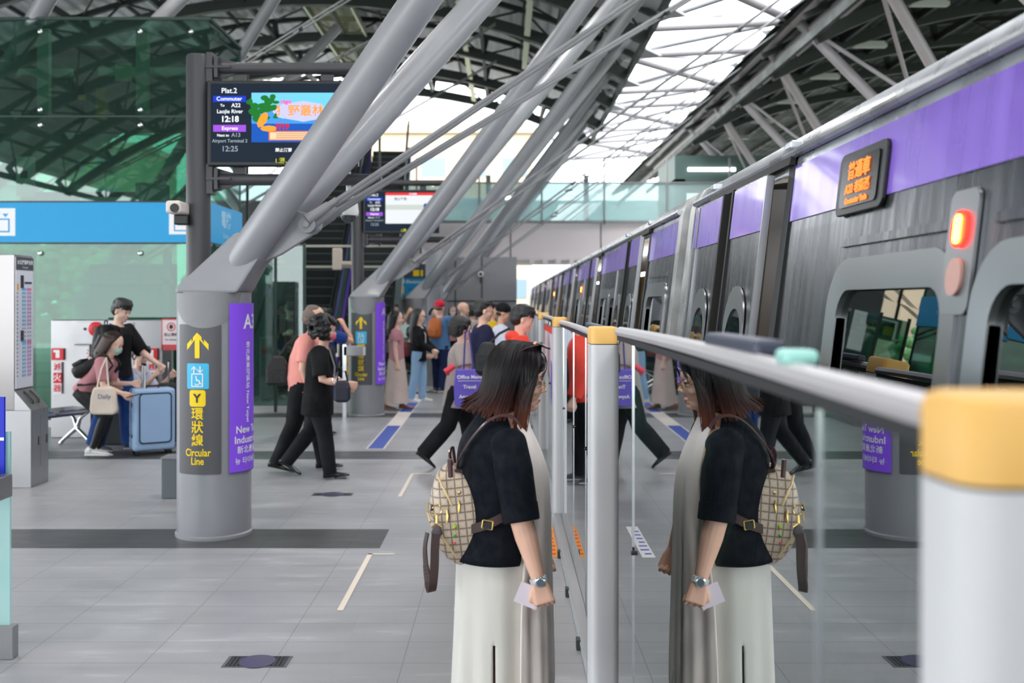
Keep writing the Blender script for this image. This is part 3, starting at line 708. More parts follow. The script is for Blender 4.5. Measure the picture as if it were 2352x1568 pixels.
# inner lift doors and car framing seen through the glass
MB().box(-2.2, -.9, 1.3, 1.4, .1, 2.3).build('inner_panel', mat('green tinted panel', (128, 168, 150), .35), t)
MB().box(-3.2, -3.0, 1.2, 1.3, 0, 2.5).box(-1.0 - .05, -.95, 1.2, 1.3, 0, 2.5).box(-2.3, -.9, 1.2, 1.25, 2.0, 2.06).build('inner_frame', MUL, t)
MB().box(XL, 0, -.02, .05, 0, .1).box(-.05, .02, 0, YB, 0, .1).build('base_kerb', STAIN, t)
# ------------------------------------------------------------------ glass screen further left behind the bench
t = thing('glass_screen', 'green tinted glass windbreak right of the lift, behind the suitcase', 'glass screen', (-4.05, 15.9, 0))
MB().box(0, .9, 0, .012, .1, 2.6).build('pane', LG, t)
for x in (0, .45, .9): MB().box(x - .02, x + .02, -.02, .03, 0, 2.65).build('frame_post', DG, t)
# ------------------------------------------------------------------ fire hydrant cabinet
t = thing('fire_cabinet', 'wide stainless steel fire hydrant cabinet behind the bench', 'fire cabinet', (-5.78, 12.9, 0))
RED = mat('signal red', (222, 30, 44), .45)
MB().box(0, 1.42, 0, .35, 0, 1.50).build('body', STAIN, t, bevel=.01)
MB().box(.33, 1.06, -.012, 0, 1.20, 1.47).build('upper_panel', STAIN, t, bevel=.003); MB().box(.33, 1.06, -.012, 0, .03, 1.17).build('door', STAIN, t, bevel=.003)
for z in (1.185,): MB().box(.30, 1.10, -.004, 0, z - .006, z + .006).build('panel_gap', DARK, t)
M90 = rotm('X', 90)
b = MB().lathe([(.092, 0), (.092, .02), (.07, .035), (0.001, .035)], M=M90).build('alarm_bell', RED, t, smooth=True); b.location = (.58, -.012, 1.385)
b2 = MB().lathe([(.04, 0), (.035, .012), (.001, .012)], M=M90).build('bell_centre', mat('dull red', (150, 40, 44), .4), b, smooth=True); b2.location = (0, -.035, 0)
b = MB().lathe([(.018, 0), (.018, .01), (.001, .01)], M=M90).build('call_button', BLACK, t, smooth=True); b.location = (.44, -.012, 1.385)
text('消', .14, mat('faded red letters', (215, 110, 100), .6), 'lettering', t, None, (.52, -.014, 1.05), bold=.001); text('防', .14, mat('faded red letters', (215, 110, 100), .6), 'lettering', t, None, (.80, -.014, 1.05))
for x, y, par, lb in ((-5.68, 12.86, None, 'left red and white vertical extinguisher sign on the cabinet'), (-4.49, 12.86, None, 'right red and white vertical extinguisher sign behind the boy')):
    s_ = thing('extinguisher_sign', lb, 'sign', (x, y, 0), 0, 'extinguisher signs')
    MB().box(-.075, .075, 0, .02, .99, 1.14).build('symbol_plate', RED, s_)
    MB().box(-.02, .03, -.004, 0, 1.02, 1.09).box(-.05, .03, -.004, 0, 1.09, 1.12).build('extinguisher_symbol', WHT, s_)
    for k, ch in enumerate('滅火器'):
        z = .90 - k * .135
        MB().box(-.05, .05, 0, .02, z - .066, z + .066).build('character_plate', RED if k % 2 else WHT, s_); text(ch, .1, WHT if k % 2 else RED, 'lettering', s_, None, (0, -.003, z), bold=.0015)
t = thing('warning_poster', 'white notice with red foot and round emblem left of the nearest column', 'poster', (-4.27, 12.6, 0))
MB().box(0, .26, 0, .01, 1.13, 1.52).build('paper', mat('poster white', (238, 228, 232), .5), t); MB().box(0, .26, -.003, 0, 1.13, 1.20).box(0, .26, -.003, 0, 1.505, 1.52).box(0, .01, -.003, 0, 1.13, 1.52).build('red_foot', mat('poster red', (225, 90, 100), .5), t)
e = MB(); n = 24
e.loft([[(.12 + r_ * math.cos(a * 6.2832 / n), y_, 1.42 + r_ * math.sin(a * 6.2832 / n)) for a in range(n)] for r_, y_ in ((.055, -.002), (.055, -.004), (.042, -.004), (.042, -.002))], cap=False); e.build('emblem_ring', mat('poster red', (225, 90, 100), .5), t)
MB().ell((.12, -.002, 1.42), (.025, .003, .028)).build('emblem', DARK, t); text('禁止攀爬', .045, DARK, 'lettering', t, None, (.12, -.003, 1.32)); text('No climbing', .03, DARK, 'lettering', t, None, (.12, -.003, 1.26))
MB().box(.12, .14, .01, .03, 0, 1.4).build('stand_pole', STAIN, t)
# ------------------------------------------------------------------ timetable kiosk
t = thing('timetable_kiosk', 'tall stainless timetable stand at the left edge', 'kiosk', (-4.41, 9.43, 0))
MB().box(-1.1, 0, 0, .36, 0, .72).build('lower_body', STAIN, t, bevel=.004)
MB().box(-1.3, -.155, 0, .36, .72, 2.17).build('upper_body', mat('mirror stainless', (150, 146, 146), .2, .6, bump=(2, .06)), t, bevel=.004)
MB().prism([(-.155, 0, .90), (0, 0, .72), (-.155, 0, .72)], (0, .36, 0)).build('sloping_shelf', STAIN, t)
MB().box(-.153, -.145, .01, .35, .92, 2.15).build('timetable_board', mat('timetable white', (232, 236, 246), .4), t)
MB().box(-.146, -.141, .01, .35, 2.03, 2.15).build('header_plate', mat('header charcoal', (66, 70, 82), .4), t)
MR = Matrix(((0, 0, 1), (1, 0, 0), (0, 1, 0)))
text('台北捷運時刻表', .045, WHT, 'lettering', t, MR, (-.139, .18, 2.10), bold=.001, depth=0); text('Timetable', .028, WHT, 'lettering', t, MR, (-.139, .18, 2.055), depth=0)
for y0_, y1_, z0_, z1_, c_ in ((.10, .16, 1.86, 1.98, (50, 54, 70)), (.10, .16, 1.36, 1.46, (50, 54, 70)), (.12, .20, 1.02, 1.34, (190, 222, 245)), (.22, .31, 1.02, 1.34, (222, 200, 232)), (.12, .20, 1.50, 1.84, (190, 222, 245)), (.22, .31, 1.50, 1.84, (222, 200, 232)),
                           (.12, .20, 1.84, 1.86, (90, 180, 240)), (.22, .31, 1.84, 1.86, (230, 120, 170)), (.12, .20, 1.34, 1.36, (90, 180, 240)), (.22, .31, 1.34, 1.36, (230, 120, 170)), (.03, .06, 1.84, 1.90, (250, 180, 60)), (.18, .32, 1.90, 1.92, (60, 60, 110))):
    MB().box(-.145, -.142, y0_, y1_, z0_, z1_).build('timetable_block', mat('board tint %d %d' % (c_[0], c_[2]), c_, .5), t)
m = MB()
for k in range(22):
    for y_ in (.02, .13, .17, .235, .28): m.box(-.142, -.1405, y_, y_ + .022, 1.03 + k * .037, 1.04 + k * .037)
m.build('timetable_figures', mat('faint print', (110, 116, 150), .6), t)
for y_ in (.13, .25): MB().path([(-.13, y_, .885), (-.10, y_, .86), (-.045, y_, .80), (-.04, y_, .77)], .008, n=6).build('leaflet_slot', BLACK, t)
for y0_, y1_ in ((.02, .17), (.19, .34)):
    MB().box(0, .003, y0_, y1_, .18, .66).build('cabinet_door', STAIN, t); MB().box(.003, .008, y1_ - .03, y1_ - .02, .38, .46).build('handle', DARK, t)
# ------------------------------------------------------------------ perforated metal bench
def bench(x, y, rz, label, n=3):
    t = thing('metal_bench', label, 'bench', (x, y, 0), math.radians(rz), 'perforated metal benches')
    W = .55
    for k in range(n):
        m = MB(); rg = []
        for i in range(9):
            yy = -.24 + .48 * i / 8; zz = .44 + .02 * math.cos(i / 8 * 6.28) - (.03 if i in (0, 8) else 0)
            rg.append([(k * W + .02, yy, zz), (k * W + W - .02, yy, zz), (k * W + W - .02, yy, zz - .012), (k * W + .02, yy, zz - .012)])
        m.loft(rg); m.build('seat', STAIN, t, smooth=True)
        m = MB()
        for i in range(7): m.box(k * W + .03, k * W + W - .03, -.2 + i * .062, -.19 + i * .062, .455, .468)
        m.build('seat_rib', CHROME, t)
    MB().beam((0, 0, .40), (n * W, 0, .40), .07, .05).build('beam', STAIN, t)
    for xx in (.12, n * W - .12):
        m = MB()
        for s_ in (-1, 1):
            m.path([(xx, 0, .22), (xx, s_ * .10, .16), (xx, s_ * .30, .03)], [.03, .027, .022], n=10); m.path([(xx, 0, .22), (xx, s_ * .06, .34), (xx, s_ * .2, .42)], [.03, .022, .018], n=10)
            m.ell((xx, s_ * .30, .02), (.03, .03, .02))
        m.build('leg', CHROME, t, smooth=True, blob=.008)
    return t
bench(-5.62, 11.3, 60, 'metal bench behind the crouching woman, with splayed chrome legs', 2)
bench(-2.0, 18.85, 100, 'metal bench under the seated man in navy', 3)
# ------------------------------------------------------------------ little grey bollard & handrail at far left
t = thing('grey_bollard', 'short grey box behind the left side of the nearest column', 'bollard', (-2.95, 8.9, 0))
MB().box(-.07, .07, 0, .2, 0, .35).build('body', mat('grey box paint', (95, 103, 108), .5), t, bevel=.01); MB().box(-.075, .075, -.005, .205, .35, .365).build('lid', STEELD, t)
t = thing('glass_balustrade', 'glass balustrade end with steel handrail and blue sign at the left edge', 'balustrade', (-2.36, 4.6, 0))
MB().box(-1.4, -.02, .30, .36, 0, .16).build('base_shoe', STEELD, t, bevel=.004); 
MB().box(-1.4, -.045, .322, .338, .16, 1.10).build('glass_sheet', glass('mint balustrade glass', (200, 240, 238), .1, dirt=.55, dirt_rgb=(205, 242, 240)), t)
MB().box(-1.4, -.062, .30, .315, .84, 1.27).build('blue_sign', mat('royal blue sign', (10, 40, 205), .45), t); MB().box(-1.4, -.062, .297, .30, 1.06, 1.075).build('sign_line', WHT, t)
MB().path([(-1.4, .12, .86), (-.05, .12, .925), (.0, .12, .93)], .021, n=16).build('handrail', CHROME, t, smooth=True)
MB().box(-.09, -.02, .14, .30, .79, .90).build('handrail_bracket', STAIN, t, bevel=.005); MB().tube((-.11, .25, .83), (-.045, .12, .83), .02).build('bolt', CHROME, t, smooth=True)
# ------------------------------------------------------------------ escalators
GLB = glass('escalator balustrade glass', (190, 225, 220), .1, dirt=.45, dirt_rgb=(160, 205, 205)); STP = mat('dark escalator step', (38, 42, 44), .45, .4)
def escalator(x, y, w, label, purple=False):
    t = thing('escalator', label, 'escalator', (x, y, 0), math.radians(3.5))
    sl = math.tan(math.radians(30)); 
    m = MB()
    for k in range(30): m.box(0, w, .6 + k * .36, .6 + (k + 1) * .36, k * .36 * sl - .4, (k + 1) * .36 * sl)
    m.build('steps', STP, t)
    m = MB()
    for k in range(30):
        m.box(0, w, .6 + k * .36 - .012, .6 + k * .36 + .01, (k + 1) * .36 * sl - .02, (k + 1) * .36 * sl + .004)
    m.build('step_edge', mat('step edge grey', (92, 98, 98), .4, .4), t)
    MB().box(-.1, w + .1, -.8, .6, 0, .02).build('comb_plate', STAIN, t)
    for xx in (-.12, w + .12):
        MB().prism([(xx - .01, -.5, .25), (xx - .01, .5, .25), (xx - .01, 11, 11 * sl - .1), (xx - .01, 11, 11 * sl + .75), (xx - .01, .3, .98), (xx - .01, -.5, .95)], (.02, 0, 0)).build('glass_side', GLB, t)
        MB().prism([(xx - .09, -.6, 0), (xx - .09, .6, 0), (xx - .09, 11, 11 * sl - .5), (xx - .09, 11, 11 * sl), (xx - .09, .5, .3), (xx - .09, -.6, .28)], (.18, 0, 0)).build('skirt', mat('skirt grey', (120, 132, 132), .4, .4), t)
        MB().path([(xx, -.4, .62), (xx, -.6, .8), (xx, -.5, .97), (xx, .3, 1.0), (xx, 11, 11 * sl + .78)], .035, n=8).build('handrail', BLACK, t, smooth=True)
    if purple: MB().beam((-.02, .4, .36), (-.02, 11, 11 * sl + .1), .05, .05).build('purple_line', mat('violet light strip', (120, 75, 205), .4), t)
    return t
escalator(-4.75, 19.3, 1.15, 'left escalator rising behind the man with the backpack'); escalator(-3.28, 19.3, .95, 'right escalator with the purple edge strip, behind the curly-haired woman', True)
# overhead sign rack by the escalators
t = thing('sign_gantry', 'pale double rail gantry across the escalators carrying the small black sign', 'sign gantry', (0, 17.6, 0))
for z in (2.68, 2.32): MB().box(-4.6, -1.9, 0, .05, z, z + .04).build('rail', mat('cream rail', (190, 186, 176), .5), t)
for x in (-4.6, -3.52, -2.68): MB().box(x, x + .05, 0, .05, 2.3, 2.7).build('upright', mat('cream rail', (190, 186, 176), .5), t)
MB().box(-2.98, -2.82, -.12, 0, 2.28, 2.66).box(-2.88, -2.66, -.1, 0, 2.36, 2.43).build('speaker', mat('cream speaker', (214, 200, 186), .5), t, bevel=.02)
MB().box(-4.5, -4.46, 0, .05, 2.7, 6.0).build('hanger', DARK, t); MB().box(-2.2, -2.16, 0, .05, 2.7, 6.0).build('hanger', DARK, t)
t = thing('overhead_sign', 'black hanging sign with yellow circular line lettering by the escalators', 'sign', (-4.25, 17.5, 0))
MB().box(-.2, .72, 0, .06, 2.36, 2.64).build('sign_box', mat('slate sign', (58, 68, 78), .4), t)
MB().box(-.18, -.02, -.004, 0, 2.39, 2.56).build('line_badge', YEL, t, bevel=0); text('環狀線', .14, YEL, 'lettering', t, None, (.21, -.003, 2.54), bold=.001); text('Circular Line', .075, YEL, 'lettering', t, None, (.24, -.003, 2.43), bold=.002)
t = thing('overhead_sign', 'black and blue hanging sign with yellow badge beside the third column', 'sign', (-2.95, 26.8, 0))
MB().box(0, .85, 0, .06, CZ + .17, CZ + .62).build('blue_plate', mat('sign blue', (0, 140, 190), .4), t); MB().box(0, .85, -.0, .06, CZ + .62, CZ + 1.0).build('black_plate', mat('slate sign', (58, 68, 78), .4), t)
MB().box(.08, .28, -.004, 0, CZ + .22, CZ + .42).build('line_badge', mat('amber badge', (220, 170, 20), .5), t); MB().box(.52, .68, -.004, 0, CZ + .68, CZ + .84).box(.72, .78, -.004, 0, CZ + .68, CZ + .84).build('arrow_badge', YEL, t)
text('電梯 Elevator', .12, WHT, 'lettering', t, None, (.4, -.003, CZ + .53)); text('Y', .13, BLACK, 'lettering', t, None, (.18, -.006, CZ + .32)); text('Circular', .1, mat('sign ink', (10, 70, 90), .5), 'lettering', t, None, (.55, -.003, CZ + .32))
for x in (.1, .7): MB().box(x, x + .04, .01, .05, CZ + 1.0, CZ + 3).build('hanger', DARK, t)
# barrier gate posts (ticket gates) near the escalators
for x, y, h, lb in ((-4.2, 17.7, 1.08, 'left slim grey gate pillar with a round red reader'), (-2.75, 17.9, 1.1, 'grey gate pillar with the yellow sticker, left of the second column')):
    t = thing('gate_pillar', lb, 'gate', (x, y, 0)); MB().box(-.09, .09, 0, .5, 0, h).build('body', STEELD, t, bevel=.03); MB().box(-.085, .085, .01, .49, h, h + .03).build('lid', STEEL, t)
    if x < -4: MB().lathe([(.05, 0), (.045, .02), (.001, .02)], M=M90).build('reader', RED, t).location = (0, 0, h - .22)
    else: MB().box(-.05, .05, -.005, 0, .45, .78).build('yellow_sticker', mat('amber sticker', (245, 180, 20), .5), t); text('小心', .06, DARK, 'lettering', t, None, (0, -.008, .62))
t = thing('glass_gate', 'thin stainless post with small box and glass fin left of the second column', 'gate', (-2.37, 14.95, 0))
MB().box(-.025, .03, 0, .05, 0, 1.1).build('post', CHROME, t); MB().box(-.02, .28, 0, .12, .93, 1.08).build('reader_box', STAIN, t, bevel=.01); MB().box(-.12, -.09, -.02, .1, .92, 1.1).box(.28, .3, -.02, .1, .94, 1.06).build('side_lamp', WHITE, t)
t = thing('help_counter', 'small pale teal counter right behind the second column', 'counter', (-1.82, 20.75, 0)); MB().box(-.35, .35, 0, .5, 1.0, 1.25).build('top', mat('pale teal panel', (190, 222, 218), .4), t); MB().box(-.33, .33, .03, .47, 0, 1.0).build('body', STEELD, t)
# ------------------------------------------------------------------ information displays on charcoal poles
def display(x, y, label, plabel, k2):
    pt = thing('display_pole', plabel, 'pole', (x, y, 0), 0, 'charcoal poles carrying the displays')
    MB().lathe([(.098, 0), (.098, 3.73), (.09, 3.745), (.001, 3.75)], n=32).build('pole', POLE, pt, smooth=True)
    for z in (3.64, 2.73):
        MB().tube((.05, 0, z), (1.62 if z > 3 else 1.5, 0, z), .048, n=20).build('cross_arm', POLE, pt, smooth=True)
        MB().prism([(.08, -.06, z - .12), (.08, .06, z - .12), (.08, .06, z + .12), (.08, -.06, z + .12)], (.05, 0, 0)).obox((.18, 0, z), (.2, .15, .018)).obox((.16, 0, z), (.03, .14, .17)).prism([(.1, -.01, z - .11), (.34, -.01, z - .04), (.34, -.01, z + .04), (.1, -.01, z + .11)], (0, .02, 0)).build('arm_bracket', POLE, pt)
    for xx in (.33, 1.05): MB().box(xx - .05, xx + .05, .0, .05, 2.7, 3.66).build('screen_hanger', POLE, pt)
    t = thing('information_display', label, 'display screen', (x + .10, y - .1, 0), 0, 'platform information displays')
    W_ = 1.22; z0 = 2.83; z1 = 3.52
    MB().box(0, W_, 0, .09, z0, z1).build('casing', BLACK, t, bevel=.008)
    MB().box(.03, W_ - .025, -.003, 0, z0 + .03, z1 - .025).build('screen', mat('screen navy', (14, 34, 54), .4, emit=.2), t)
    def pan(x0, x1, za, zb, c, nm='screen_panel', e=.25, yy=-.004): return MB().box(x0, x1, yy - .001, yy, za, zb).build(nm, mat('scr %d %d %d' % c, c, .5, emit=e), t)
    TW = mat('screen white', (245, 250, 255), .5, emit=.28); TG = mat('screen grey letters', (170, 185, 195), .5, emit=.2)
    T = lambda s_, sz, xx, zz, m_=TW, b_=.0007: text(s_, sz, m_, 'lettering', t, None, (xx, -.0065, zz), bold=b_, depth=0)
    pan(.05, .315, 3.345, 3.395, (20, 60, 205)); pan(.05, .315, 3.105, 3.16, (165, 85, 225))
    T('Plat.2', .058, .18, 3.435); T('Commuter', .046, .18, 3.37); T('To', .03, .125, 3.317); T('A22', .045, .235, 3.317); T('Laojie River', .044, .185, 3.268); T('12:18', .066, .185, 3.205, TW, .002)
    T('Express', .042, .185, 3.132); T('Next to', .03, .13, 3.075); T('A13', .045, .235, 3.077, TG); T('Airport Terminal 2', .037, .185, 3.03, TG); T('12:25', .062, .185, 2.965, TG)
    if k2:
        pan(.36, 1.16, 3.02, 3.42, (70, 160, 235)); pan(.36, 1.16, 3.30, 3.42, (120, 215, 245), yy=-.005); pan(.36, 1.16, 3.02, 3.17, (20, 90, 190), yy=-.005)
        g = MB()
        for k in range(26): g.ell((R.uniform(.34, .56), -.006, R.uniform(3.2, 3.4)), (R.uniform(.015, .05), .0015, R.uniform(.01, .035)), n=10, m=4)
        g.build('jungle_leaf', mat('screen jungle green', (24, 120, 40), .5, emit=.26), t)
        g = MB().ell((.62, -.0065, 3.27), (.09, .001, .06), n=20, m=4).ell((.78, -.0065, 3.27), (.2, .001, .085), n=20, m=4); g.build('logo_cloud', mat('screen lilac', (205, 205, 250), .5, emit=.26), t)
        g = MB().ell((.45, -.007, 3.2), (.035, .001, .07), rotm('Y', 30), n=14, m=4).ell((.5, -.007, 3.13), (.07, .001, .025), n=14, m=4); g.build('orange_swoosh', mat('screen orange', (255, 165, 50), .5, emit=.26), t)
        text('狂野叢林祭', .098, mat('screen orange', (255, 165, 50), .5, emit=.26), 'lettering', t, None, (.80, -.0085, 3.27), bold=.0015, depth=0)
        text('High!', .04, mat('screen pink', (255, 90, 190), .5, emit=.26), 'lettering', t, None, (.64, -.0085, 3.345), bold=.002, depth=0)
        text('7/19', .062, mat('screen crimson', (230, 20, 60), .5, emit=.26), 'lettering', t, None, (.61, -.0085, 3.145), bold=.003, depth=0)
        pan(.50, 1.1, 3.035, 3.11, (255, 130, 60), yy=-.006); pan(.51, 1.09, 3.043, 3.10, (255, 222, 180), yy=-.007)
        for k in range(3): pan(.56, 1.0, 3.052 + .016 * k, 3.058 + .016 * k, (205, 130, 90), yy=-.008)
        T('禁止酒駕', .034, .62, 2.955); T('1.濕、搓、沖、捧', .05, .74, 2.868, mat('screen yellow', (205, 205, 40), .5, emit=.26), .0006)
    else:
        pan(.36, 1.18, 2.98, 3.43, (235, 240, 245)); pan(.36, 1.18, 3.43, 3.475, (235, 60, 60), yy=-.005); pan(.36, 1.18, 3.20, 3.28, (205, 215, 205), yy=-.005)
        T('防災宣導', .03, .8, 3.452); T('禁止攀爬', .05, .6, 3.37, mat('scr ink', (60, 70, 90), .5)); T('1.濕 · 搓 · 沖', .05, .74, 2.868, mat('screen yellow', (225, 225, 40), .5, emit=.26), .002)
        MB().ell((1.0, -.006, 3.26), (.035, .001, .045), n=14, m=4).ell((1.0, -.006, 3.17), (.05, .001, .06), n=14, m=4).build('guard_figure', mat('scr officer blue', (40, 60, 130), .5, emit=.4), t)
    return t
display(-2.51, 8.3, 'near information display showing the jungle festival advert', 'near charcoal pole, with the white bullet camera', True)
display(-2.37, 16.3, 'far information display with the white notice page', 'far charcoal pole behind the second column', False)
t = thing('bullet_camera', 'white bullet security camera clamped on the near charcoal pole', 'security camera', (-2.62, 8.15, 2.48))
MB().box(-.06, .06, -.16, .1, -.05, .05).build('housing', mat('cream camera', (225, 215, 208), .4), t, bevel=.02); MB().tube((.015, -.165, -.01), (.015, -.15, -.01), .036, n=20).build('lens', BLACK, t, smooth=True); MB().box(-.04, .07, -.02, .08, -.13, -.05).build('bracket', BLACK, t, bevel=.01)
t = thing('dome_camera', 'white dome security camera hanging left of the tie rods', 'security camera', (-1.29, 8.35, 0))
MB().lathe([(.03, 2.62), (.045, 2.6), (.075, 2.55), (.085, 2.47), (.08, 2.44)], n=28).build('hood', WHITE, t, smooth=True); MB().ell((0, 0, 2.445), (.068, .068, .07)).build('dome', mat('smoked dome', (60, 66, 72), .08, 0, spec=.9), t, smooth=True); MB().tube((0, 0, 2.6), (0, 0, 2.8), .02).build('stem', WHITE, t)
for x, y, lb in ((-.86, 36.1, 'tiny wall camera on the end wall'),):
    t = thing('bullet_camera', lb, 'security camera', (x, y, CZ + .98)); MB().tube((0, -.3, 0), (0, .1, .02), .1, n=14).build('housing', WHITE, t); MB().tube((0, -.31, 0), (0, -.3, 0), .06, n=14).build('lens', BLACK, t); MB().tube((0, 0, -.3), (0, .1, 0), .03).build('bracket', DARK, t)
# ------------------------------------------------------------------ column signs
SGR = mat('sign charcoal vinyl', (84, 84, 88), .45); SB = mat('lift icon blue', (60, 190, 235), .45); VIO = mat('violet sign', (146, 88, 250), .42)
def wrapped(x0, x1, z0, z1, r, m, name, par, ph=0.0, th=.002, n=20, rnd=0):
    q = MB(); L_ = []
    loop = rrect(x0, x1, z0, z1, rnd) if rnd else [(x0 + (x1 - x0) * i / n, z0) for i in range(n + 1)] + [(x1 - (x1 - x0) * i / n, z1) for i in range(n + 1)]
    if rnd:
        vs = []; 
        # horizontal slices so that the plate follows the cylinder
        def half(z):
            if z > z1 - rnd: d = z - (z1 - rnd)
            elif z < z0 + rnd: d = (z0 + rnd) - z
            else: d = 0
            return rnd - math.sqrt(max(0, rnd * rnd - d * d))
        zs = [z0 + rnd * (1 - math.cos(i * math.pi / 10)) for i in range(6)] + [z1 - rnd * (1 - math.cos((5 - i) * math.pi / 10)) for i in range(6)]
    else: zs = [z0, z1]; half = lambda z: 0
    for rr in (r, r + th):
        g = []
        for z in zs:
            h = half(z); row = []
            for i in range(n + 1):
                a = (x0 + h + (x1 - x0 - 2 * h) * i / n) / r + ph; row.append((math.sin(a) * rr, -math.cos(a) * rr, z))
            g.append(row)
        L_.append(g)
    vs = [p for g in L_ for row in g for p in row]; fs = []; nz = len(zs); w_ = n + 1
    for s_ in range(2):
        for j in range(nz - 1):
            for i in range(n): o = s_ * nz * w_; fs.append((o + j * w_ + i, o + j * w_ + i + 1, o + (j + 1) * w_ + i + 1, o + (j + 1) * w_ + i))
    o = nz * w_
    for j in range(nz - 1):
        for i in (0, n): fs.append((j * w_ + i, (j + 1) * w_ + i, o + (j + 1) * w_ + i, o + j * w_ + i))
    for j in (0, nz - 1):
        for i in range(n): fs.append((j * w_ + i, j * w_ + i + 1, o + j * w_ + i + 1, o + j * w_ + i))
    q.add(vs, fs); return q.build(name, m, par, smooth=True)
def column_signs(cx, cy, lb1, lb2):
    t = thing('direction_sign', lb1, 'sign', (cx, cy, 0), 0, 'circular line signs on the columns'); r = .272
    S = .955
    wrapped(-.225, .126, .48, 1.567, r, SGR, 'backing', t, rnd=.012); xo = -.046
    def tx_(s_, sz, z, m_, b=.003, x=xo, **k): return text(s_, sz, m_, 'lettering', t, None, (0, 0, z), bold=b, wrap=r + .004, depth=.0003, **k)
    # shift everything round to xo by rotating a holder angle through geometry
    def poly(pts, m_, name, rr=r + .003):
        n = len(pts); vs = [(math.sin(x / r) * rr, -math.cos(x / r) * rr, z) for x, z in pts] + [(math.sin(x / r) * (rr + .002), -math.cos(x / r) * (rr + .002), z) for x, z in pts]
        MB().add(vs, [tuple(range(n)), tuple(range(n, 2 * n))] + [(i, (i + 1) % n, (i + 1) % n + n, i + n) for i in range(n)]).build(name, m_, t)
    def arrow(x, z, w, h, sw, m_, up=1, rr=r + .003):
        p = [(0, h / 2), (w / 2, h / 2 - w / 2), (w / 2, h / 2 - w / 2 - sw * 1.25), (sw / 2, h / 2 - sw * 1.4), (sw / 2, -h / 2), (-sw / 2, -h / 2), (-sw / 2, h / 2 - sw * 1.4), (-w / 2, h / 2 - w / 2 - sw * 1.25), (-w / 2, h / 2 - w / 2)]
        poly([(x + a, z + up * b) for a, b in p], m_, 'arrow', rr)
    arrow(xo, 1.415, .165, .185, .036, YEL)
    wrapped(xo - .085, xo + .085, 1.10, 1.285, r + .002, SB, 'lift_icon', t, rnd=.012)
    arrow(xo - .023, 1.24, .04, .05, .008, WHT, 1, r + .0055); arrow(xo + .023, 1.24, .04, .05, .008, WHT, -1, r + .0055)
    for a, b, c, d in ((-.045, .045, 1.205, 1.213), (-.045, .045, 1.115, 1.123), (-.045, -.037, 1.115, 1.213), (.037, .045, 1.115, 1.213)): wrapped(xo + a, xo + b, c, d, r + .0055, WHT, 'icon_outline', t, n=4)
    ring = []
    cxw, czw = xo + .0, 1.148
    for k in range(16):
        a = math.radians(-150 + 260 * k / 15 + 0); ring.append((cxw + .021 * math.cos(a), czw + .021 * math.sin(a)))
    outer = ring; inner = [(cxw + .015 * math.cos(math.radians(-150 + 260 * k / 15)), czw + .015 * math.sin(math.radians(-150 + 260 * k / 15))) for k in range(16)]
    poly([p for p in outer] + inner[::-1], WHT, 'wheelchair_symbol', r + .0055)
    poly([(xo - .012, 1.195), (xo - .004, 1.195), (xo + .001, 1.165), (xo + .02, 1.163), (xo + .028, 1.143), (xo + .035, 1.138), (xo + .033, 1.132), (xo + .024, 1.135), (xo + .014, 1.156), (xo - .006, 1.158)], WHT, 'wheelchair_symbol', r + .0056)
    wrapped(xo - .062, xo + .062, .972, 1.093, r + .002, YEL, 'line_badge', t, rnd=.02)
    o = []
    o.append(tx_('Y', .085, 1.03, mat('sign dark ink', (40, 40, 44), .5), .003))
    for ch, z in zip('環狀線', (.915, .818, .722)): o.append(tx_(ch, .094, z, YEL, .0016))
    o.append(tx_('Circular', .075, .637, YEL, .0015, sx=.8)); o.append(tx_('Line', .075, .575, YEL, .0015, sx=.8))
    for q in o: q.rotation_euler = (0, 0, xo / r)
    o[0].scale = (1.01, 1.01, 1)
    # violet plate round the right-hand side
    v = thing('station_name_plate', lb2, 'sign', (cx, cy, 0), 0, 'violet station plates on the columns')
    rv = .284; ph = 1.10
    wrapped(-.125, .33, .48, 1.72, rv, VIO, 'plate', v, ph=ph, n=24); wrapped(-.127, .332, .48, .485, rv + .001, mat('plate edge', (90, 60, 160), .4), 'plate_edge', v, ph=ph)
    def vt(s_, sz, z, off, b=.003, rot=0):
        c = bpy.data.curves.new('t', 'FONT'); c.body = s_; c.size = sz; c.align_x = 'CENTER'; c.align_y = 'CENTER'; c.offset = b; c.resolution_u = 3
        tt = bpy.data.objects.new('t', c); me = bpy.data.meshes.new_from_object(tt); bpy.data.objects.remove(tt); bpy.data.curves.remove(c)
        for w_ in me.vertices:
            x, y = w_.co.x, w_.co.y
            if rot: x, y = y, -x
            a = (x + off) / rv + ph; w_.co = Vector((math.sin(a) * (rv + .004), -math.cos(a) * (rv + .004), z + y))
        me.materials.clear(); me.materials.append(WHT); q = bpy.data.objects.new('lettering', me); COL.objects.link(q); q.parent = v
    vt('A3', .15, 1.58, .085, .003); vt('New Taipei', .075, .79, .10, .0015); vt('Industrial Park', .075, .715, .13, .0015); vt('新北產業園區', .06, .64, .115, .0006); vt('뉴 타이베이 산업단지', .055, .56, .16, .0006)
    vt('新北產業園區站 New Taipei', .05, 1.14, .045, .0006, 1)
column_signs(-2.18, 7.6, 'charcoal and yellow circular line sign on the nearest column', 'violet station plate on the right side of the nearest column')
column_signs(-2.12, 15.5, 'charcoal and yellow circular line sign on the second column', 'violet station plate on the right side of the second column')
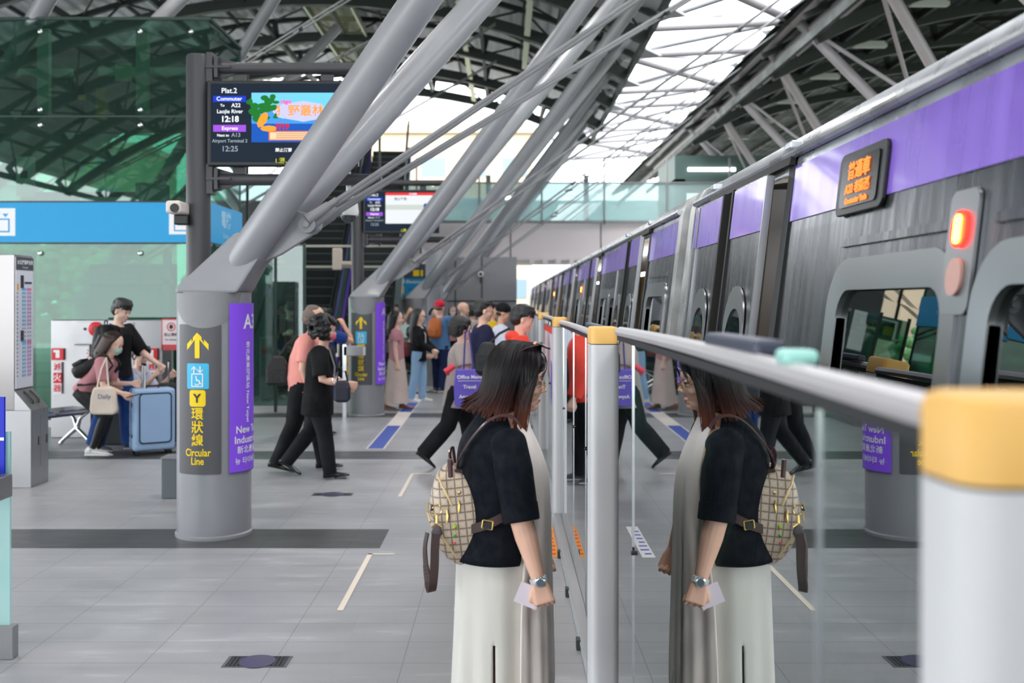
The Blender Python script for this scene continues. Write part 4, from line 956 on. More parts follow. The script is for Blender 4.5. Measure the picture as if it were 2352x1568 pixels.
# ------------------------------------------------------------------ floor markings
TAPE = mat('cream floor tape', (228, 215, 200), .6); FB = mat('floor tape blue', (70, 92, 175), .55); FW = mat('floor decal white', (225, 215, 212), .6)
def tape(label, pieces, m=TAPE, cat='floor tape', nm='floor_tape', group='cream queue tapes on the floor'):
    q = MB()
    for a, b, w_ in pieces:
        a = Vector((a[0], a[1], .0015)); b = Vector((b[0], b[1], .0015)); d = (b - a).normalized(); s_ = Vector((-d.y, d.x, 0)) * w_ / 2
        q.prism([a - s_, b - s_, b + s_, a + s_], (0, 0, .0015))
    return tag(q.build(nm, m), label, cat, group)
tape('L-shaped cream tape in front, left of the woman with the checked backpack', [((-.925, 5.68), (-.925, 6.96), .034), ((-.94, 6.95), (-.76, 6.95), .03)])
tape('straight cream tape beside the skirt of the woman with the checked backpack', [((-.27, 5.68), (-.27, 6.9), .036)])
tape('L-shaped cream tape behind the checked backpack', [((-.935, 9.0), (-.93, 10.2), .034), ((-.94, 10.2), (-.75, 10.2), .03)])
tape('short cream tape beyond, near the walking woman with the purple tote', [((-.94, 12.35), (-.94, 13.5), .034)])
tape('farthest short cream tape on the platform floor', [((-.94, 16.0), (-.94, 17.0), .034)])
q = MB(); b2 = MB(); w2 = MB()
sect = {}
x0 = lambda y: -1.53 - (y - 12) * .009
for y_, y1_, mm in ((11.95, 14.15, 0), (14.15, 14.9, 1), (14.95, 15.9, 1), (15.9, 17.4, 0), (17.5, 20, 1)):
    mm = sect.setdefault((mm, y_), MB())
    mm.prism([(x0(y_) - .09, y_, .001), (x0(y_) + .09, y_, .001), (x0(y1_) + .09, y1_, .001), (x0(y1_) - .09, y1_, .001)], (0, 0, .001))
t = thing('queue_line', 'blue and white queue line running diagonally toward the long-haired woman', 'floor marking')
for (c_, _), q_ in sect.items(): q_.build('white_section' if c_ else 'blue_section', FW if c_ else FB, t)
MB().prism([(x0(11.95) - .11, 11.93, .0005), (x0(11.95) + .11, 11.93, .0005), (x0(20) + .11, 20, .0005), (x0(20) - .11, 20, .0005)], (0, 0, .0008)).build('white_edge', FW, t)
def decal(x0_, x1_, y0_, y1_, mt, lb, ink):
    t = thing('floor_decal', lb, 'floor decal', (x0_, y0_, 0)); w_ = x1_ - x0_; l_ = y1_ - y0_
    MB().box(0, w_, 0, l_, .0005, .002).build('sheet', mt, t)
    m = MB()
    for k in range(7): m.box(w_ * .15, w_ * R.uniform(.6, .85), l_ * (.08 + k * .12), l_ * (.12 + k * .12), .002, .0025)
    m.build('print', ink, t)
decal(-.215, -.125, 6.86, 7.8, WHT, 'white printed decal on the floor hidden behind the woman, seen in the glass', mat('violet print', (110, 90, 190), .6))
decal(.315, .365, 6.86, 7.8, mat('orange decal', (240, 150, 30), .55), 'orange printed decal on the floor along the barrier foot', mat('red print', (205, 60, 30), .6))
def grate(x, y, w_, l_, lb):
    t = thing('floor_drain', lb, 'floor drain', (x, y, 0)); MB().box(-w_ / 2, w_ / 2, -l_ / 2, l_ / 2, -.001, .003).build('frame', mat('dull grate steel', (120, 120, 126), .45, .6), t)
    m = MB()
    for i in range(15):
        m.box(-w_ * .44 + i * w_ * .063 - .003, -w_ * .44 + i * w_ * .063 + .003, -l_ * .44, l_ * .44, .003, .0045)
        m.box(-w_ * .44, w_ * .44, -l_ * .44 + i * l_ * .063 - .003, -l_ * .44 + i * l_ * .063 + .003, .003, .0045)
    m.build('grille', mat('dark grille', (78, 80, 86), .5, .4), t); MB().lathe([(w_ * .28, .003), (w_ * .28, .0055), (.001, .006)]).build('centre_plate', mat('violet-grey plate', (92, 90, 118), .35, .5), t)
grate(-1.19, 4.87, .31, .15, 'square steel floor drain in the foreground'); grate(-1.55, 9.1, .36, .12, 'small steel floor drain behind the first cream tape'); grate(-1.62, 9.95, .12, .08, 'tiny floor drain beyond the second drain')
# ------------------------------------------------------------------ people
SKIN = [mat('light warm skin', (240, 192, 168), .5, noise=(8, .04)), mat('tan skin', (222, 166, 138), .5, noise=(8, .05)), mat('pale skin', (240, 200, 180), .5, noise=(8, .05))]
HAIRB = mat('black hair', (20, 18, 20), .35, bump=(60, .5, (3, 3, .6)), spec=.6); HAIRG = mat('grey hair', (128, 112, 104), .5, bump=(60, .6, (3, 3, .8)))
HAIRD = mat('dark brown hair', (44, 30, 28), .35, bump=(60, .5, (3, 3, .6)), spec=.6)
LIP = mat('lips', (204, 128, 116), .45); EYEW = mat('eye white', (235, 232, 228), .3); EYED = mat('dark iris', (28, 20, 18), .2); SOLE = mat('white shoe sole', (236, 236, 236), .6)
def cloth(name, rgb, rough=.85, b=.35, sc=(1, 1, .45), s=9): return mat(name, rgb, rough, 0, noise=(5, .06), bump=(s, b, sc), sheen=.12 if sum(rgb) > 200 else 0, spec=.3)
def ringv(c, d, a, b, n=18, side_=None, e=1.0):
    """ellipse ring: centre c, axis d, half width a along side_, half depth b"""
    c = Vector(c); d = Vector(d).normalized(); s_ = Vector(side_ or (0, 1, 0)); s_ = (s_ - d * s_.dot(d)).normalized(); f = s_.cross(d)
    out = []
    for k in range(n):
        t = 2 * math.pi * k / n; ca, sa = math.cos(t), math.sin(t)
        out.append(c + s_ * a * math.copysign(abs(ca) ** e, ca) + f * b * math.copysign(abs(sa) ** e, sa))
    return out
class Fig: pass
def rotd(v, axis, deg): return Matrix.Rotation(math.radians(deg), 3, axis) @ Vector(v)
def skeleton(H, lean=0, legs=((0, 0, 0), (0, 0, 0)), arms=((0, 6, 8, 0), (0, 6, 8, 0)), head=(0, 0, 0), seat=None, b=1.0, male=True, spine=0):
    """local frame: +X forward, +Y left, +Z up.  legs (hip flex, knee flex, abduct), arms (flex, abduct, elbow flex, inward)   order: left, right"""
    s = H / 1.7; f = Fig(); f.s = s; f.b = b; f.H = H; f.male = male
    tl = .50 * s; th = .405 * s; sh = .40 * s; an = .075 * s
    hw = .088 * s; sw = (.188 if male else .165) * s * (.5 + .5 * b)
    f.legs = []; low = 9
    for (hf, kf, ab), sg in zip(legs, (1, -1)):
        hp = Vector((0, sg * hw, 0)); d = Vector((math.sin(math.radians(hf)), sg * math.sin(math.radians(ab)), -math.cos(math.radians(hf)))).normalized()
        k = hp + d * th; a2 = hf - kf; d2 = Vector((math.sin(math.radians(a2)), sg * math.sin(math.radians(ab)) * .4, -math.cos(math.radians(a2)))).normalized(); an_ = k + d2 * sh
        f.legs.append([hp, k, an_, d2]); low = min(low, an_.z - an)
    pz = -low if seat is None else seat
    off = Vector((0, 0, pz))
    for L_ in f.legs:
        for i in range(3): L_[i] = L_[i] + off
    f.pel = off; f.an = an
    td = rotd((0, 0, 1), 'Y', lean); f.td = td; f.lean = lean
    up = rotd((0, 0, 1), 'Y', lean + spine); f.up = up
    mid = off + td * tl * .5; f.neckb = mid + up * tl * .5; f.mid = mid
    f.spine = lambda t: (off + td * tl * t) if t < .5 else mid + up * tl * (t - .5)
    f.tl = tl; f.sw = sw; f.arms = []
    for (fl, ab, el, inw), sg in zip(arms, (1, -1)):
        shp = f.spine(.90) + Vector((0, sg * sw, 0)); q = fl
        d = Vector((math.sin(math.radians(q)) * math.cos(math.radians(ab)), sg * math.sin(math.radians(ab)), -math.cos(math.radians(q)) * math.cos(math.radians(ab)))).normalized()
        e_ = shp + d * .285 * s; q2 = fl + el
        d2 = Vector((math.sin(math.radians(q2)), 0, -math.cos(math.radians(q2)))); d2 = (d2 * math.cos(math.radians(inw)) + Vector((0, -sg * math.sin(math.radians(inw)), 0)) + Vector((0, sg * math.sin(math.radians(ab)) * .5 * (inw == 0), 0))).normalized()
        f.arms.append([shp, e_, e_ + d2 * .245 * s, d2])
    hd = rotd((0, 0, 1), 'Y', (lean + spine) * .5 + 6); f.chin0 = f.neckb + hd * (.048 if H > 1.6 or H != 1.565 else .066) * s
    f.HM = Matrix.Rotation(math.radians(head[1]), 3, 'Z') @ Matrix.Rotation(math.radians(head[0]), 3, 'Y') @ Matrix.Rotation(math.radians(head[2]), 3, 'X')
    f.hs = (1.06 if H != 1.565 else 1.0) * (.55 + .45 * s)
    f.hp = lambda p: f.chin0 + f.HM @ (Vector(p) * f.hs)
    return f
def armr(t): return .046 - .013 * t if t < 1 else .036 - .011 * (t - 1)
def limb(m, pts, rs, n=14):
    m.path(pts, rs, n=n)
    for p, r in zip(pts, rs): m.ell(p, (r, r, r), n=12, m=8)
def hand(m, wr, d, sg, s, curl=35, nrm=None, spread=1.0, thumb=30):
    """palm + four jointed fingers + thumb; sg=+1 left. nrm = palm normal (towards which the fingers curl)"""
    d = Vector(d).normalized(); n_ = Vector(nrm or (0, -sg, 0)); n_ = (n_ - d * n_.dot(d)).normalized(); sd = d.cross(n_) * (1 if sg > 0 else -1)   # sd points to the thumb side
    def rr(c, a, b): return [c + sd * a * x + n_ * b * y for x, y in ((-1, -.55), (-.7, -1), (.7, -1), (1, -.55), (1, .55), (.7, 1), (-.7, 1), (-1, .55))]
    m.loft([rr(wr - d * .01 * s, .024 * s, .019 * s), rr(wr + d * .03 * s, .036 * s, .017 * s), rr(wr + d * .085 * s, .041 * s, .013 * s)])
    for k, (o, L_) in enumerate(((-.031, .062), (-.0105, .075), (.0105, .080), (.031, .072))):
        p = wr + d * .08 * s + sd * o * spread * s; pts = [p - d * .012 * s, p]; a = 0; o_ = o
        for j, fr in enumerate((.45, .32, .23)):
            a += curl * (1 + .06 * k) * (.9 if j == 0 else 1.1); v = d * math.cos(math.radians(a)) + n_ * math.sin(math.radians(a)); pts.append(pts[-1] + v * L_ * fr * 1.05 * s)
        m.path(pts, [.0092 * s, .0092 * s, .0087 * s, .008 * s, .0066 * s], n=8)
    b = wr + d * .022 * s + sd * .026 * s; t1 = math.radians(thumb)
    v = d * math.cos(t1) + sd * math.sin(t1); p1 = b + v * .045 * s + n_ * .008 * s; v2 = (d * .95 + n_ * .35 * (curl / 40) - sd * .05).normalized(); p2 = p1 + v2 * .03 * s; p3 = p2 + v2 * .022 * s
    m.path([b, p1, p2, p3], [.014 * s, .012 * s, .0105 * s, .008 * s], n=8)
def body_mesh(f, skin, par, vox=.008, curls=(35, 35), nrms=(None, None), hidehead=False):
    m = MB(); s = f.s; b = f.b
    tw = [(-.10, .10, .08), (0, .158, .108), (.2, .15, .10), (.38, .13, .09), (.6, .145, .10), (.8, .16, .1), (.93, .13, .075), (1.0, .065, .055)]
    m.loft([ringv(f.spine(t), f.td if t < .5 else f.up, a * s * b, c * s * b) for t, a, c in tw])
    m.path([f.spine(.93), f.chin0 + Vector((0, 0, 0)), f.hp((-.01, 0, .06))], [.062 * s, .05 * s, .05 * s], n=14)
    for i, A in enumerate(f.arms):
        sg = 1 - 2 * i; sh, e_, w_, d2 = A
        m.path([f.spine(.88), sh + Vector((0, 0, -.005)), sh + (e_ - sh) * .35, e_, e_ + (w_ - e_) * .3, w_], [.06 * s, .05 * s * b, .046 * s * b, .038 * s * b, .037 * s * b, .025 * s], n=14)
        hand(m, w_, d2, sg, s, curls[i], nrms[i])
    for L_ in f.legs:
        h, k, a, d2 = L_
        m.path([h + (h - k) * .08, h + (k - h) * .15, h + (k - h) * .6, k, k + (a - k) * .3, a + (k - a) * .2, a, a + d2 * .03], [.08 * s * b, .086 * s * b, .068 * s * b, .053 * s, .053 * s, .036 * s, .034 * s, .03 * s], n=16)
    head_prims(m, f)
    return m.build('body', skin, par, blob=vox, it=3)
def head_prims(m, f):
    hp = f.hp; M = f.HM; h = f.hs
    def E(c, r, rot=0): m.ell(hp(c), [v * h for v in r], M @ rotm('Y', rot), n=20, m=14)
    E((-.008, 0, .155), (.098, .076, .088)); E((.022, 0, .095), (.070, .062, .082)); E((.048, 0, .035), (.035, .036, .028), -20)
    E((.012, 0, .06), (.06, .055, .05)); E((.064, 0, .145), (.03, .052, .035))
    for s_ in (-1, 1):
        E((.052, s_ * .033, .085), (.028, .024, .022)); E((.078, s_ * .03, .128), (.013, .024, .007)); E((-.005, s_ * .075, .105), (.017, .009, .03), 12)
    m.loft([ringv(hp(p), M @ Vector((.25, 0, -1)), a * h, b * h, 10) for p, a, b in (((.080, 0, .128), .006, .006), ((.093, 0, .108), .008, .008), ((.102, 0, .09), .013, .013), ((.094, 0, .081), .012, .011), ((.085, 0, .077), .008, .008))])
    E((.082, 0, .056), (.011, .022, .007)); E((.079, 0, .045), (.011, .020, .0075)); E((.072, 0, .025), (.017, .02, .014))
def face_bits(f, par, mouth=True, smile=0):
    hp = f.hp; h = f.hs
    for s_ in (-1, 1):
        e = MB().ell(hp((.0755, s_ * .031, .112)), (.0095 * h, .0135 * h, .0075 * h), f.HM).build('eye', EYEW, par, smooth=True)
        MB().ell(hp((.0830, s_ * .031, .1118)), (.0032 * h, .006 * h, .0062 * h), f.HM).build('iris', EYED, e, smooth=True)
        MB().path([hp((.088, s_ * .013, .130)), hp((.089, s_ * .031, .135)), hp((.078, s_ * .05, .129))], [.0018, .0032, .0016], n=6).build('eyebrow', HAIRB, par, smooth=True)
        MB().path([hp((.084, s_ * .017, .1165)), hp((.089, s_ * .031, .1205)), hp((.078, s_ * .0455, .114))], [.001, .0018, .001], n=6).build('eyelash', HAIRB, par)
    if mouth: MB().ell(hp((.0885, 0, .0535)), (.0055 * h, .02 * h, .0035 * h), f.HM).ell(hp((.087, 0, .047)), (.006 * h, .017 * h, .0042 * h), f.HM).build('lips', LIP, par, smooth=True)
def hair(f, style, mt, par, vox=.006, name='hair'):
    m = MB(); hp = f.hp; h = f.hs; M = f.HM; r = random.Random(len(style) * 7)
    def E(c, rr, rot=0): m.ell(hp(c), [v * h for v in rr], M @ rotm('Y', rot), n=20, m=14)
    E((-.024, 0, .168), (.098, .083, .088)); E((-.052, 0, .12), (.066, .079, .075))
    if style in ('short', 'short2'):
        E((.035, 0, .215), (.058, .066, .032), 18); E((-.062, 0, .085), (.04, .06, .045))
        for k in range(70):
            a = r.uniform(-1.9, 1.9); z = r.uniform(.19, .235); p = Vector((.02 + .05 * math.cos(a), .07 * math.sin(a), z)); q = p + Vector((.03 * math.cos(a) + .012, .018 * math.sin(a), -.034 if style == 'short2' else -.012))
            m.path([hp(p * 1), hp((p + q) / 2 + Vector((0, 0, .008))), hp(q)], [.011, .010, .003], n=6)
    if style == 'mop':
        E((.03, 0, .205), (.075, .085, .045), 10)
        for k in range(110):
            a = r.uniform(-2.6, 2.6); p = Vector((-.01, 0, .25)); q = Vector((.092 * math.cos(a) + .006, .092 * math.sin(a), r.uniform(.142, .165))); c = (p + q) / 2 + Vector((.03 * math.cos(a), .03 * math.sin(a), .028))
            m.path([hp(p), hp(c), hp(q)], [.014, .014, .004], n=6)
    if style == 'bobshort':
        E((-.02, 0, .17), (.112, .094, .095)); E((-.045, 0, .11), (.085, .092, .075)); E((.05, 0, .19), (.056, .07, .05))
        for k in range(60):
            a = r.uniform(1.15, 5.13); q = Vector((-.035 + .09 * math.cos(a), .092 * math.sin(a), r.uniform(.055, .085))); p = Vector((-.01, 0, .24)); c = Vector((-.02 + .115 * math.cos(a), .1 * math.sin(a), .16))
            m.path([hp(p), hp(c), hp(q)], [.012, .014, .004], n=6)
        for sg in (-1, 1): m.path([hp((.03, sg * .07, .2)), hp((.045, sg * .08, .14)), hp((.035, sg * .078, .075))], [.02, .02, .006], n=8, flat=.6)
    if style in ('long', 'mid'):
        L_ = .42 if style == 'long' else .17
        for k in range(110):
            a = r.uniform(1.25, 5.03); p = Vector((-.01, 0, .245)); c = Vector((-.02 + .11 * math.cos(a), .093 * math.sin(a), .16)); c2 = Vector((-.05 + .095 * math.cos(a), .092 * math.sin(a), .04)); q = Vector((-.085 + .07 * math.cos(a), .10 * math.sin(a), .04 - L_ * r.uniform(.8, 1) * (1 if math.cos(a) < .1 else .75)))
            m.path([hp(p), hp(c), hp(c2), f.chin0 + M @ ((c2 + q) / 2 + Vector((-.01, 0, 0))), f.chin0 + Matrix.Rotation(M.to_euler().z, 3, 'Z') @ q], [.012, .015, .015, .015, .004], n=6)
    if style == 'pony':
        E((-.1, 0, .19), (.03, .03, .03)); m.path([hp((-.1, 0, .19)), hp((-.16, 0, .15)), hp((-.17, 0, .02)), hp((-.15, 0, -.06))], [.02, .032, .03, .008], n=10)
    if style == 'curly':
        for k in range(240):
            a = r.uniform(0, 6.28); b_ = r.uniform(-.9, 1.45); q = Vector((-.03 + .125 * math.cos(a) * math.cos(b_), .125 * math.sin(a) * math.cos(b_), .14 + .125 * math.sin(b_)))
            if q.x > .045 and q.z < .19: continue
            rr = r.uniform(.016, .027); E(q, (rr, rr, rr))
    if style == 'balding':
        m = MB(); 
        def E(c, rr, rot=0): m.ell(hp(c), [v * h for v in rr], M @ rotm('Y', rot), n=20, m=14)
        E((-.03, 0, .145), (.087, .085, .075)); E((-.02, 0, .2), (.075, .066, .048)); E((-.055, 0, .1), (.06, .072, .05))
    if style == 'fringe': 
        m = MB()
        def E(c, rr, rot=0): m.ell(hp(c), [v * h for v in rr], M @ rotm('Y', rot), n=20, m=14)
        E((-.05, 0, .10), (.05, .074, .03))
    return m.build(name, mt, par, blob=vox, it=1)
def cap_(f, rgbm, par, back=False):
    h = f.hs; m = MB(); m.ell(f.hp((-.012, 0, .178)), (.108 * h, .09 * h, .085 * h), f.HM, n=24, m=14)
    sgn = -1 if back else 1
    m.loft([ringv(f.hp((sgn * x, 0, z)), f.HM @ Vector((1, 0, 0)), a * h, .006, 14) for x, z, a in ((.06, .168, .075), (.11, .160, .07), (.15, .150, .05))])
    return m.build('cap', rgbm, par, blob=.006, it=2)
def top_(f, mt, par, sleeve=.5, hem=-.12, loose=.012, name='shirt', flare=0, vox=.008, hood=False, nm_t=.965, belly=0):
    """sleeve: 0..1 fraction of the upper arm, 1..2 into the forearm"""
    m = MB(); s = f.s; b = f.b; L = loose
    tw = [(hem, .165 + flare, .118 + flare), (hem * .4, .162 + flare * .7, .115 + flare * .7), (.12, .156, .11 + belly), (.3, .147, .104 + belly), (.5, .146, .103 + belly * .6), (.68, .158, .108), (.82, .165, .102), (.92, .135, .08), (nm_t, .085, .064), (nm_t + .012, .07, .06)]
    m.loft([ringv(f.spine(t), f.td if t < .5 else f.up, (a + L) * s * b, (c + L) * s * b, 24) for t, a, c in tw])
    for A in (f.arms if sleeve > 0 else []):
        sh, e_, w_, d2 = A; pts = [f.spine(.86), sh + Vector((0, 0, -.002))]; rs = [.075 * s, .058 * s * b + L]
        if sleeve > 0:
            u = min(sleeve, 1); pts.append(sh.lerp(e_, u * .5)); rs.append((.053) * s * b + L * 1.1); pts.append(sh.lerp(e_, u)); rs.append((.050 if u < 1 else .044) * s * b + L * 1.3)
        if sleeve > 1:
            u = sleeve - 1; pts.append(e_.lerp(w_, u * .5)); rs.append(.042 * s * b + L); pts.append(e_.lerp(w_, u)); rs.append(.032 * s * b + L)
        m.path(pts, rs, n=16)
    if hood: m.ell(f.spine(.97) + f.up * .02 - Vector((.06, 0, 0)), (.075, .11, .06)); m.path([f.spine(.98) + Vector((.055, y, -.01 + .02 * abs(y) * 10)) for y in (-.09, 0, .09)], .03, n=8)
    return m.build(name, mt, par, blob=vox, it=4)
def pants_(f, mt, par, loose=.012, length=1.0, flare=.0, name='trousers', vox=.008, top=.08):
    m = MB(); s = f.s; b = f.b; L = loose
    m.loft([ringv(f.spine(t), f.td, (a + L * .6) * s * b, (c + L * .6) * s * b, 20) for t, a, c in ((-.12, .11, .085), (-.02, .16, .11), (top, .157, .108))])
    for h, k, a, d2 in f.legs:
        full = [(h + (h - k) * .1, .085), (h.lerp(k, .12), .09), (h.lerp(k, .55), .074), (k, .06 + flare * .3), (k.lerp(a, .35), .058 + flare * .6), (k.lerp(a, .75), .048 + flare), (a + d2 * .02, .046 + flare)]
        n_ = {1.0: 7}.get(length, None)
        if n_ is None:
            n_ = 4 if length < .6 else 5
        full = full[:n_]
        m.path([p for p, r in full], [r * s * (b if i < 3 else 1) + L for i, (p, r) in enumerate(full)], n=18)
    return m.build(name, mt, par, blob=vox, it=4)
def shoes_(f, mt, par, sole=None, yaw=(0, 0), pitch=(None, None), socks=None, k=1.0):
    for i, (h, kn, a, d2) in enumerate(f.legs):
        low = a.z - f.an; ang = pitch[i] if pitch[i] is not None else max(0, min(60, low * 160))
        M = rotm('Z', yaw[i]) @ rotm('Y', ang); s = f.s * k; o = a + Vector((0, 0, 0))
        Q = lambda p: o + M @ (Vector(p) * s)
        m = MB(); z0 = -.075
        prof = [(-.075, .022, .03, .02), (-.055, .032, .045, .045), (-.01, .034, .045, .055), (.05, .036, .032, .035), (.10, .044, .024, .024), (.15, .045, .018, .018), (.185, .036, .014, .014), (.2, .02, .010, .010)]
        m.loft([[Q((x, w_ * math.cos(t), z0 + .012 + hh + hh * math.sin(t))) for t in [2 * math.pi * j / 12 for j in range(12)]] for x, w_, hh, _ in prof]); m.path([Q((-.02, 0, -.02)), Q((0, 0, .02))], [.04 * s, .042 * s], n=12)
        sh = m.build('shoe', mt, par, blob=.006, it=2)
        if sole: MB().loft([[Q((x - .003, (w_ + .004) * math.cos(t) , z0 + .012 + .012 * math.sin(t))) for t in [2 * math.pi * j / 12 for j in range(12)]] for x, w_, hh, _ in prof]).build('sole', sole, sh, smooth=True)
        if socks: MB().path([a + (kn - a) * .18, a - Vector((0, 0, .01))], [.042 * f.s, .042 * f.s], n=12).build('sock', socks, par, smooth=True)
def strap(pts, w_, mt, par, name='strap', th=.006, up=(0, 1, 0)): return MB().path(pts, w_, n=8, flat=th / w_, up=up).build(name, mt, par, smooth=True)
def bagpack(label, par_loc, size, mt, cat='backpack', rz=0, tilt=0, pock=True, strapm=None, extra=None):
    t = thing('backpack', label, cat, par_loc, rz); a, b, c = size; M = rotm('Y', tilt)
    def rg(z, k, kx=1): return [M @ Vector(p) for p in [(-a / 2 * kx + a / 2 * kx * math.copysign(abs(math.cos(q)) ** .6, math.cos(q)) * k, b / 2 * math.copysign(abs(math.sin(q)) ** .6, math.sin(q)) * k, z) for q in [2 * math.pi * j / 20 for j in range(20)]]]
    MB().loft([rg(0, .6), rg(.02, .9), rg(c * .15, 1), rg(c * .6, 1, .95), rg(c * .85, .88, .85), rg(c * .97, .6, .8), rg(c, .3, .8)]).build('pack_body', mt, t, sub=1)
    if pock: MB().loft([[M @ Vector((-a + .01 - .05 * kk, y * kk2, z)) for y, z in ((-b * .33, c * .1), (b * .33, c * .1), (b * .36, c * .42), (-b * .36, c * .42))] for kk, kk2 in ((0, 1), (.8, .9))]).build('front_pocket', mt, t, bevel=.012)
    MB().path([M @ Vector((-.05, -.03, c * .96)), M @ Vector((-.05, -.025, c + .04)), M @ Vector((-.05, .025, c + .04)), M @ Vector((-.05, .03, c * .96))], .008, n=8).build('grab_loop', strapm or mt, t, smooth=True)
    return t
def person(label, x, y, rz, H, skin=0, **k):
    t = thing('person', label, 'person', (x, y, 0), math.radians(rz)); f = skeleton(H, **k); f.t = t; f.skin = SKIN[skin]; return t, f
def W(t, p): return Matrix.Translation(t.location) @ Matrix.Rotation(t.rotation_euler.z, 4, 'Z') @ Vector(p)
def pack_on(t, f, label, size, mt, rz, dz=-.36, straps=True, sm=None, dx=.0, tilt=0):
    p = f.spine(.95) + Vector((-.115 * f.s * f.b - dx, 0, dz * f.s)); 
    b = bagpack(label, W(t, p), size, mt, rz=math.radians(rz), tilt=f.lean + tilt, strapm=sm)
    if straps:
        for sg in (-1, 1):
            y = sg * .1 * f.s; Bk = f.spine
            pts = [f.spine(.85) + Vector((-.13, y, 0)), f.spine(.97) + Vector((-.03, y, .03)), f.spine(.92) + Vector((.085, y, .015)), f.spine(.7) + Vector((.132, y * 1.1, 0)), f.spine(.45) + Vector((.09, y * 1.5, 0)), f.spine(.35) + Vector((-.1, y * 1.5, 0))]
            q = MB().path([p_ - p for p_ in pts], .017, n=8, flat=.35, up=(0, 1, 0)).build('shoulder_strap', sm or mt, b, smooth=True)
    return b
BLK = cloth('black cotton', (13, 14, 18)); BLKT = cloth('black trouser cloth', (17, 18, 24), .8, .5, (1, 1, .3), 7); PINKP = cloth('salmon polo cloth', (250, 168, 158)); DENIM = cloth('blue denim', (32, 72, 140), .85, .4); DENIML = cloth('pale blue denim', (150, 186, 222), .85, .4)
NAVY = cloth('navy cotton', (32, 34, 66)); DUSTY = cloth('dusty pink cotton', (198, 138, 146)); TAUPE = cloth('taupe cotton', (172, 162, 158)); REDH = cloth('coral red hoodie cloth', (238, 72, 56)); BLUES = cloth('blue cotton shirt', (88, 128, 176)); WHC = cloth('white blue shirt cloth', (222, 226, 245)); YELC = cloth('yellow cotton', (238, 196, 50)); KHK = cloth('khaki cloth', (168, 156, 142)); DKN = cloth('dark navy cotton', (26, 34, 48)); OLV = cloth('dark olive cloth', (44, 48, 44))
SHB = mat('black shoe leather', (16, 16, 18), .25, spec=.6); SHW = mat('white trainer leather', (236, 236, 236), .5); SHG = mat('grey trainer mesh', (90, 92, 96), .7)
ROY = cloth('royal blue cloth', (24, 60, 130)); MINT = mat('mint face mask', (160, 212, 196), .7); PMASK = mat('pink face mask', (224, 110, 130), .7); BLKN = mat('black nylon', (14, 15, 18), .55, bump=(25, .4))
def mask(f, m_, par):
    h = f.hs; m = MB().ell(f.hp((.062, 0, .066)), (.048 * h, .052 * h, .043 * h), f.HM); o = m.build('face_mask', m_, par, smooth=True)
    for s_ in (-1, 1): MB().path([f.hp((.07, s_ * .05, .085)), f.hp((.0, s_ * .08, .11))], .0015, n=5).build('mask_loop', m_, o)
def glasses(f, par, rim=None):
    h = f.hs; rim = rim or mat('gold wire', (190, 150, 90), .25, .9); o = MB()
    for s_ in (-1, 1):
        o.path([f.hp((.1 - .004 * math.cos(a) * s_ * 0, s_ * (.033 + .021 * math.cos(a)), .110 + .017 * math.sin(a))) for a in [k * 6.2832 / 16 for k in range(17)]], .0012, n=5)
        o.path([f.hp((.1, s_ * .054, .115)), f.hp((.085, s_ * .074, .118)), f.hp((-.0, s_ * .08, .115))], .0012, n=5)
    o.path([f.hp((.1, -.012, .113)), f.hp((.103, 0, .115)), f.hp((.1, .012, .113))], .0012, n=5); g = o.build('glasses', rim, par)
    for s_ in (-1, 1): MB().ell(f.hp((.099, s_ * .033, .110)), (.001, .019 * h, .015 * h), f.HM).build('lens', glass('spectacle lens', (235, 240, 240), .05), g, smooth=True)
D2X = lambda px, D: (px - 1160) * D / F
def at(px, foot): D = F * CZ / (foot - 693); return (px - 1160) * D / F, D
# -- salmon polo man
x, y = at(697, 1083)
t, f = person('grey-haired man in a salmon pink polo shirt and black trousers walking right', x, y + .05, 0, 1.74, 0, lean=3, legs=((15, 6, 1), (-13, 12, 1)), arms=((-8, 8, 15, 0), (-5, 8, 25, 10)), b=1.12, head=(8, 10, 0), spine=10)
body_mesh(f, f.skin, t); face_bits(f, t); hair(f, 'balding', HAIRG, t); top_(f, PINKP, t, sleeve=.75, hem=-.13, loose=.022, name='polo_shirt', belly=.03); pants_(f, BLKT, t, loose=.022); shoes_(f, SHB, t, pitch=(-4, 12))
q = MB(); q.loft([ringv(f.spine(1.0) + Vector((.0, 0, .0)), f.up, .072, .066), ringv(f.spine(1.03), f.up, .07, .062)]); q.build('collar', PINKP, t, smooth=True)
b = thing('shoulder_bag', 'black bag slung behind the man in the salmon polo', 'bag', W(t, (-.26, -.05, .88)), 0)
MB().loft([[(x_ * k_, y_ * k_, z) for x_, y_ in ((-.11, -.07), (.11, -.07), (.11, .07), (-.11, .07))] for z, k_ in ((0, .8), (.03, 1), (.17, 1.0), (.28, .55), (.30, .3))]).build('bag_body', BLKN, b, bevel=.03); strap([(0, 0, .28), (.09, .02, .42), (.2, .05, .50)], .012, BLKN, b)
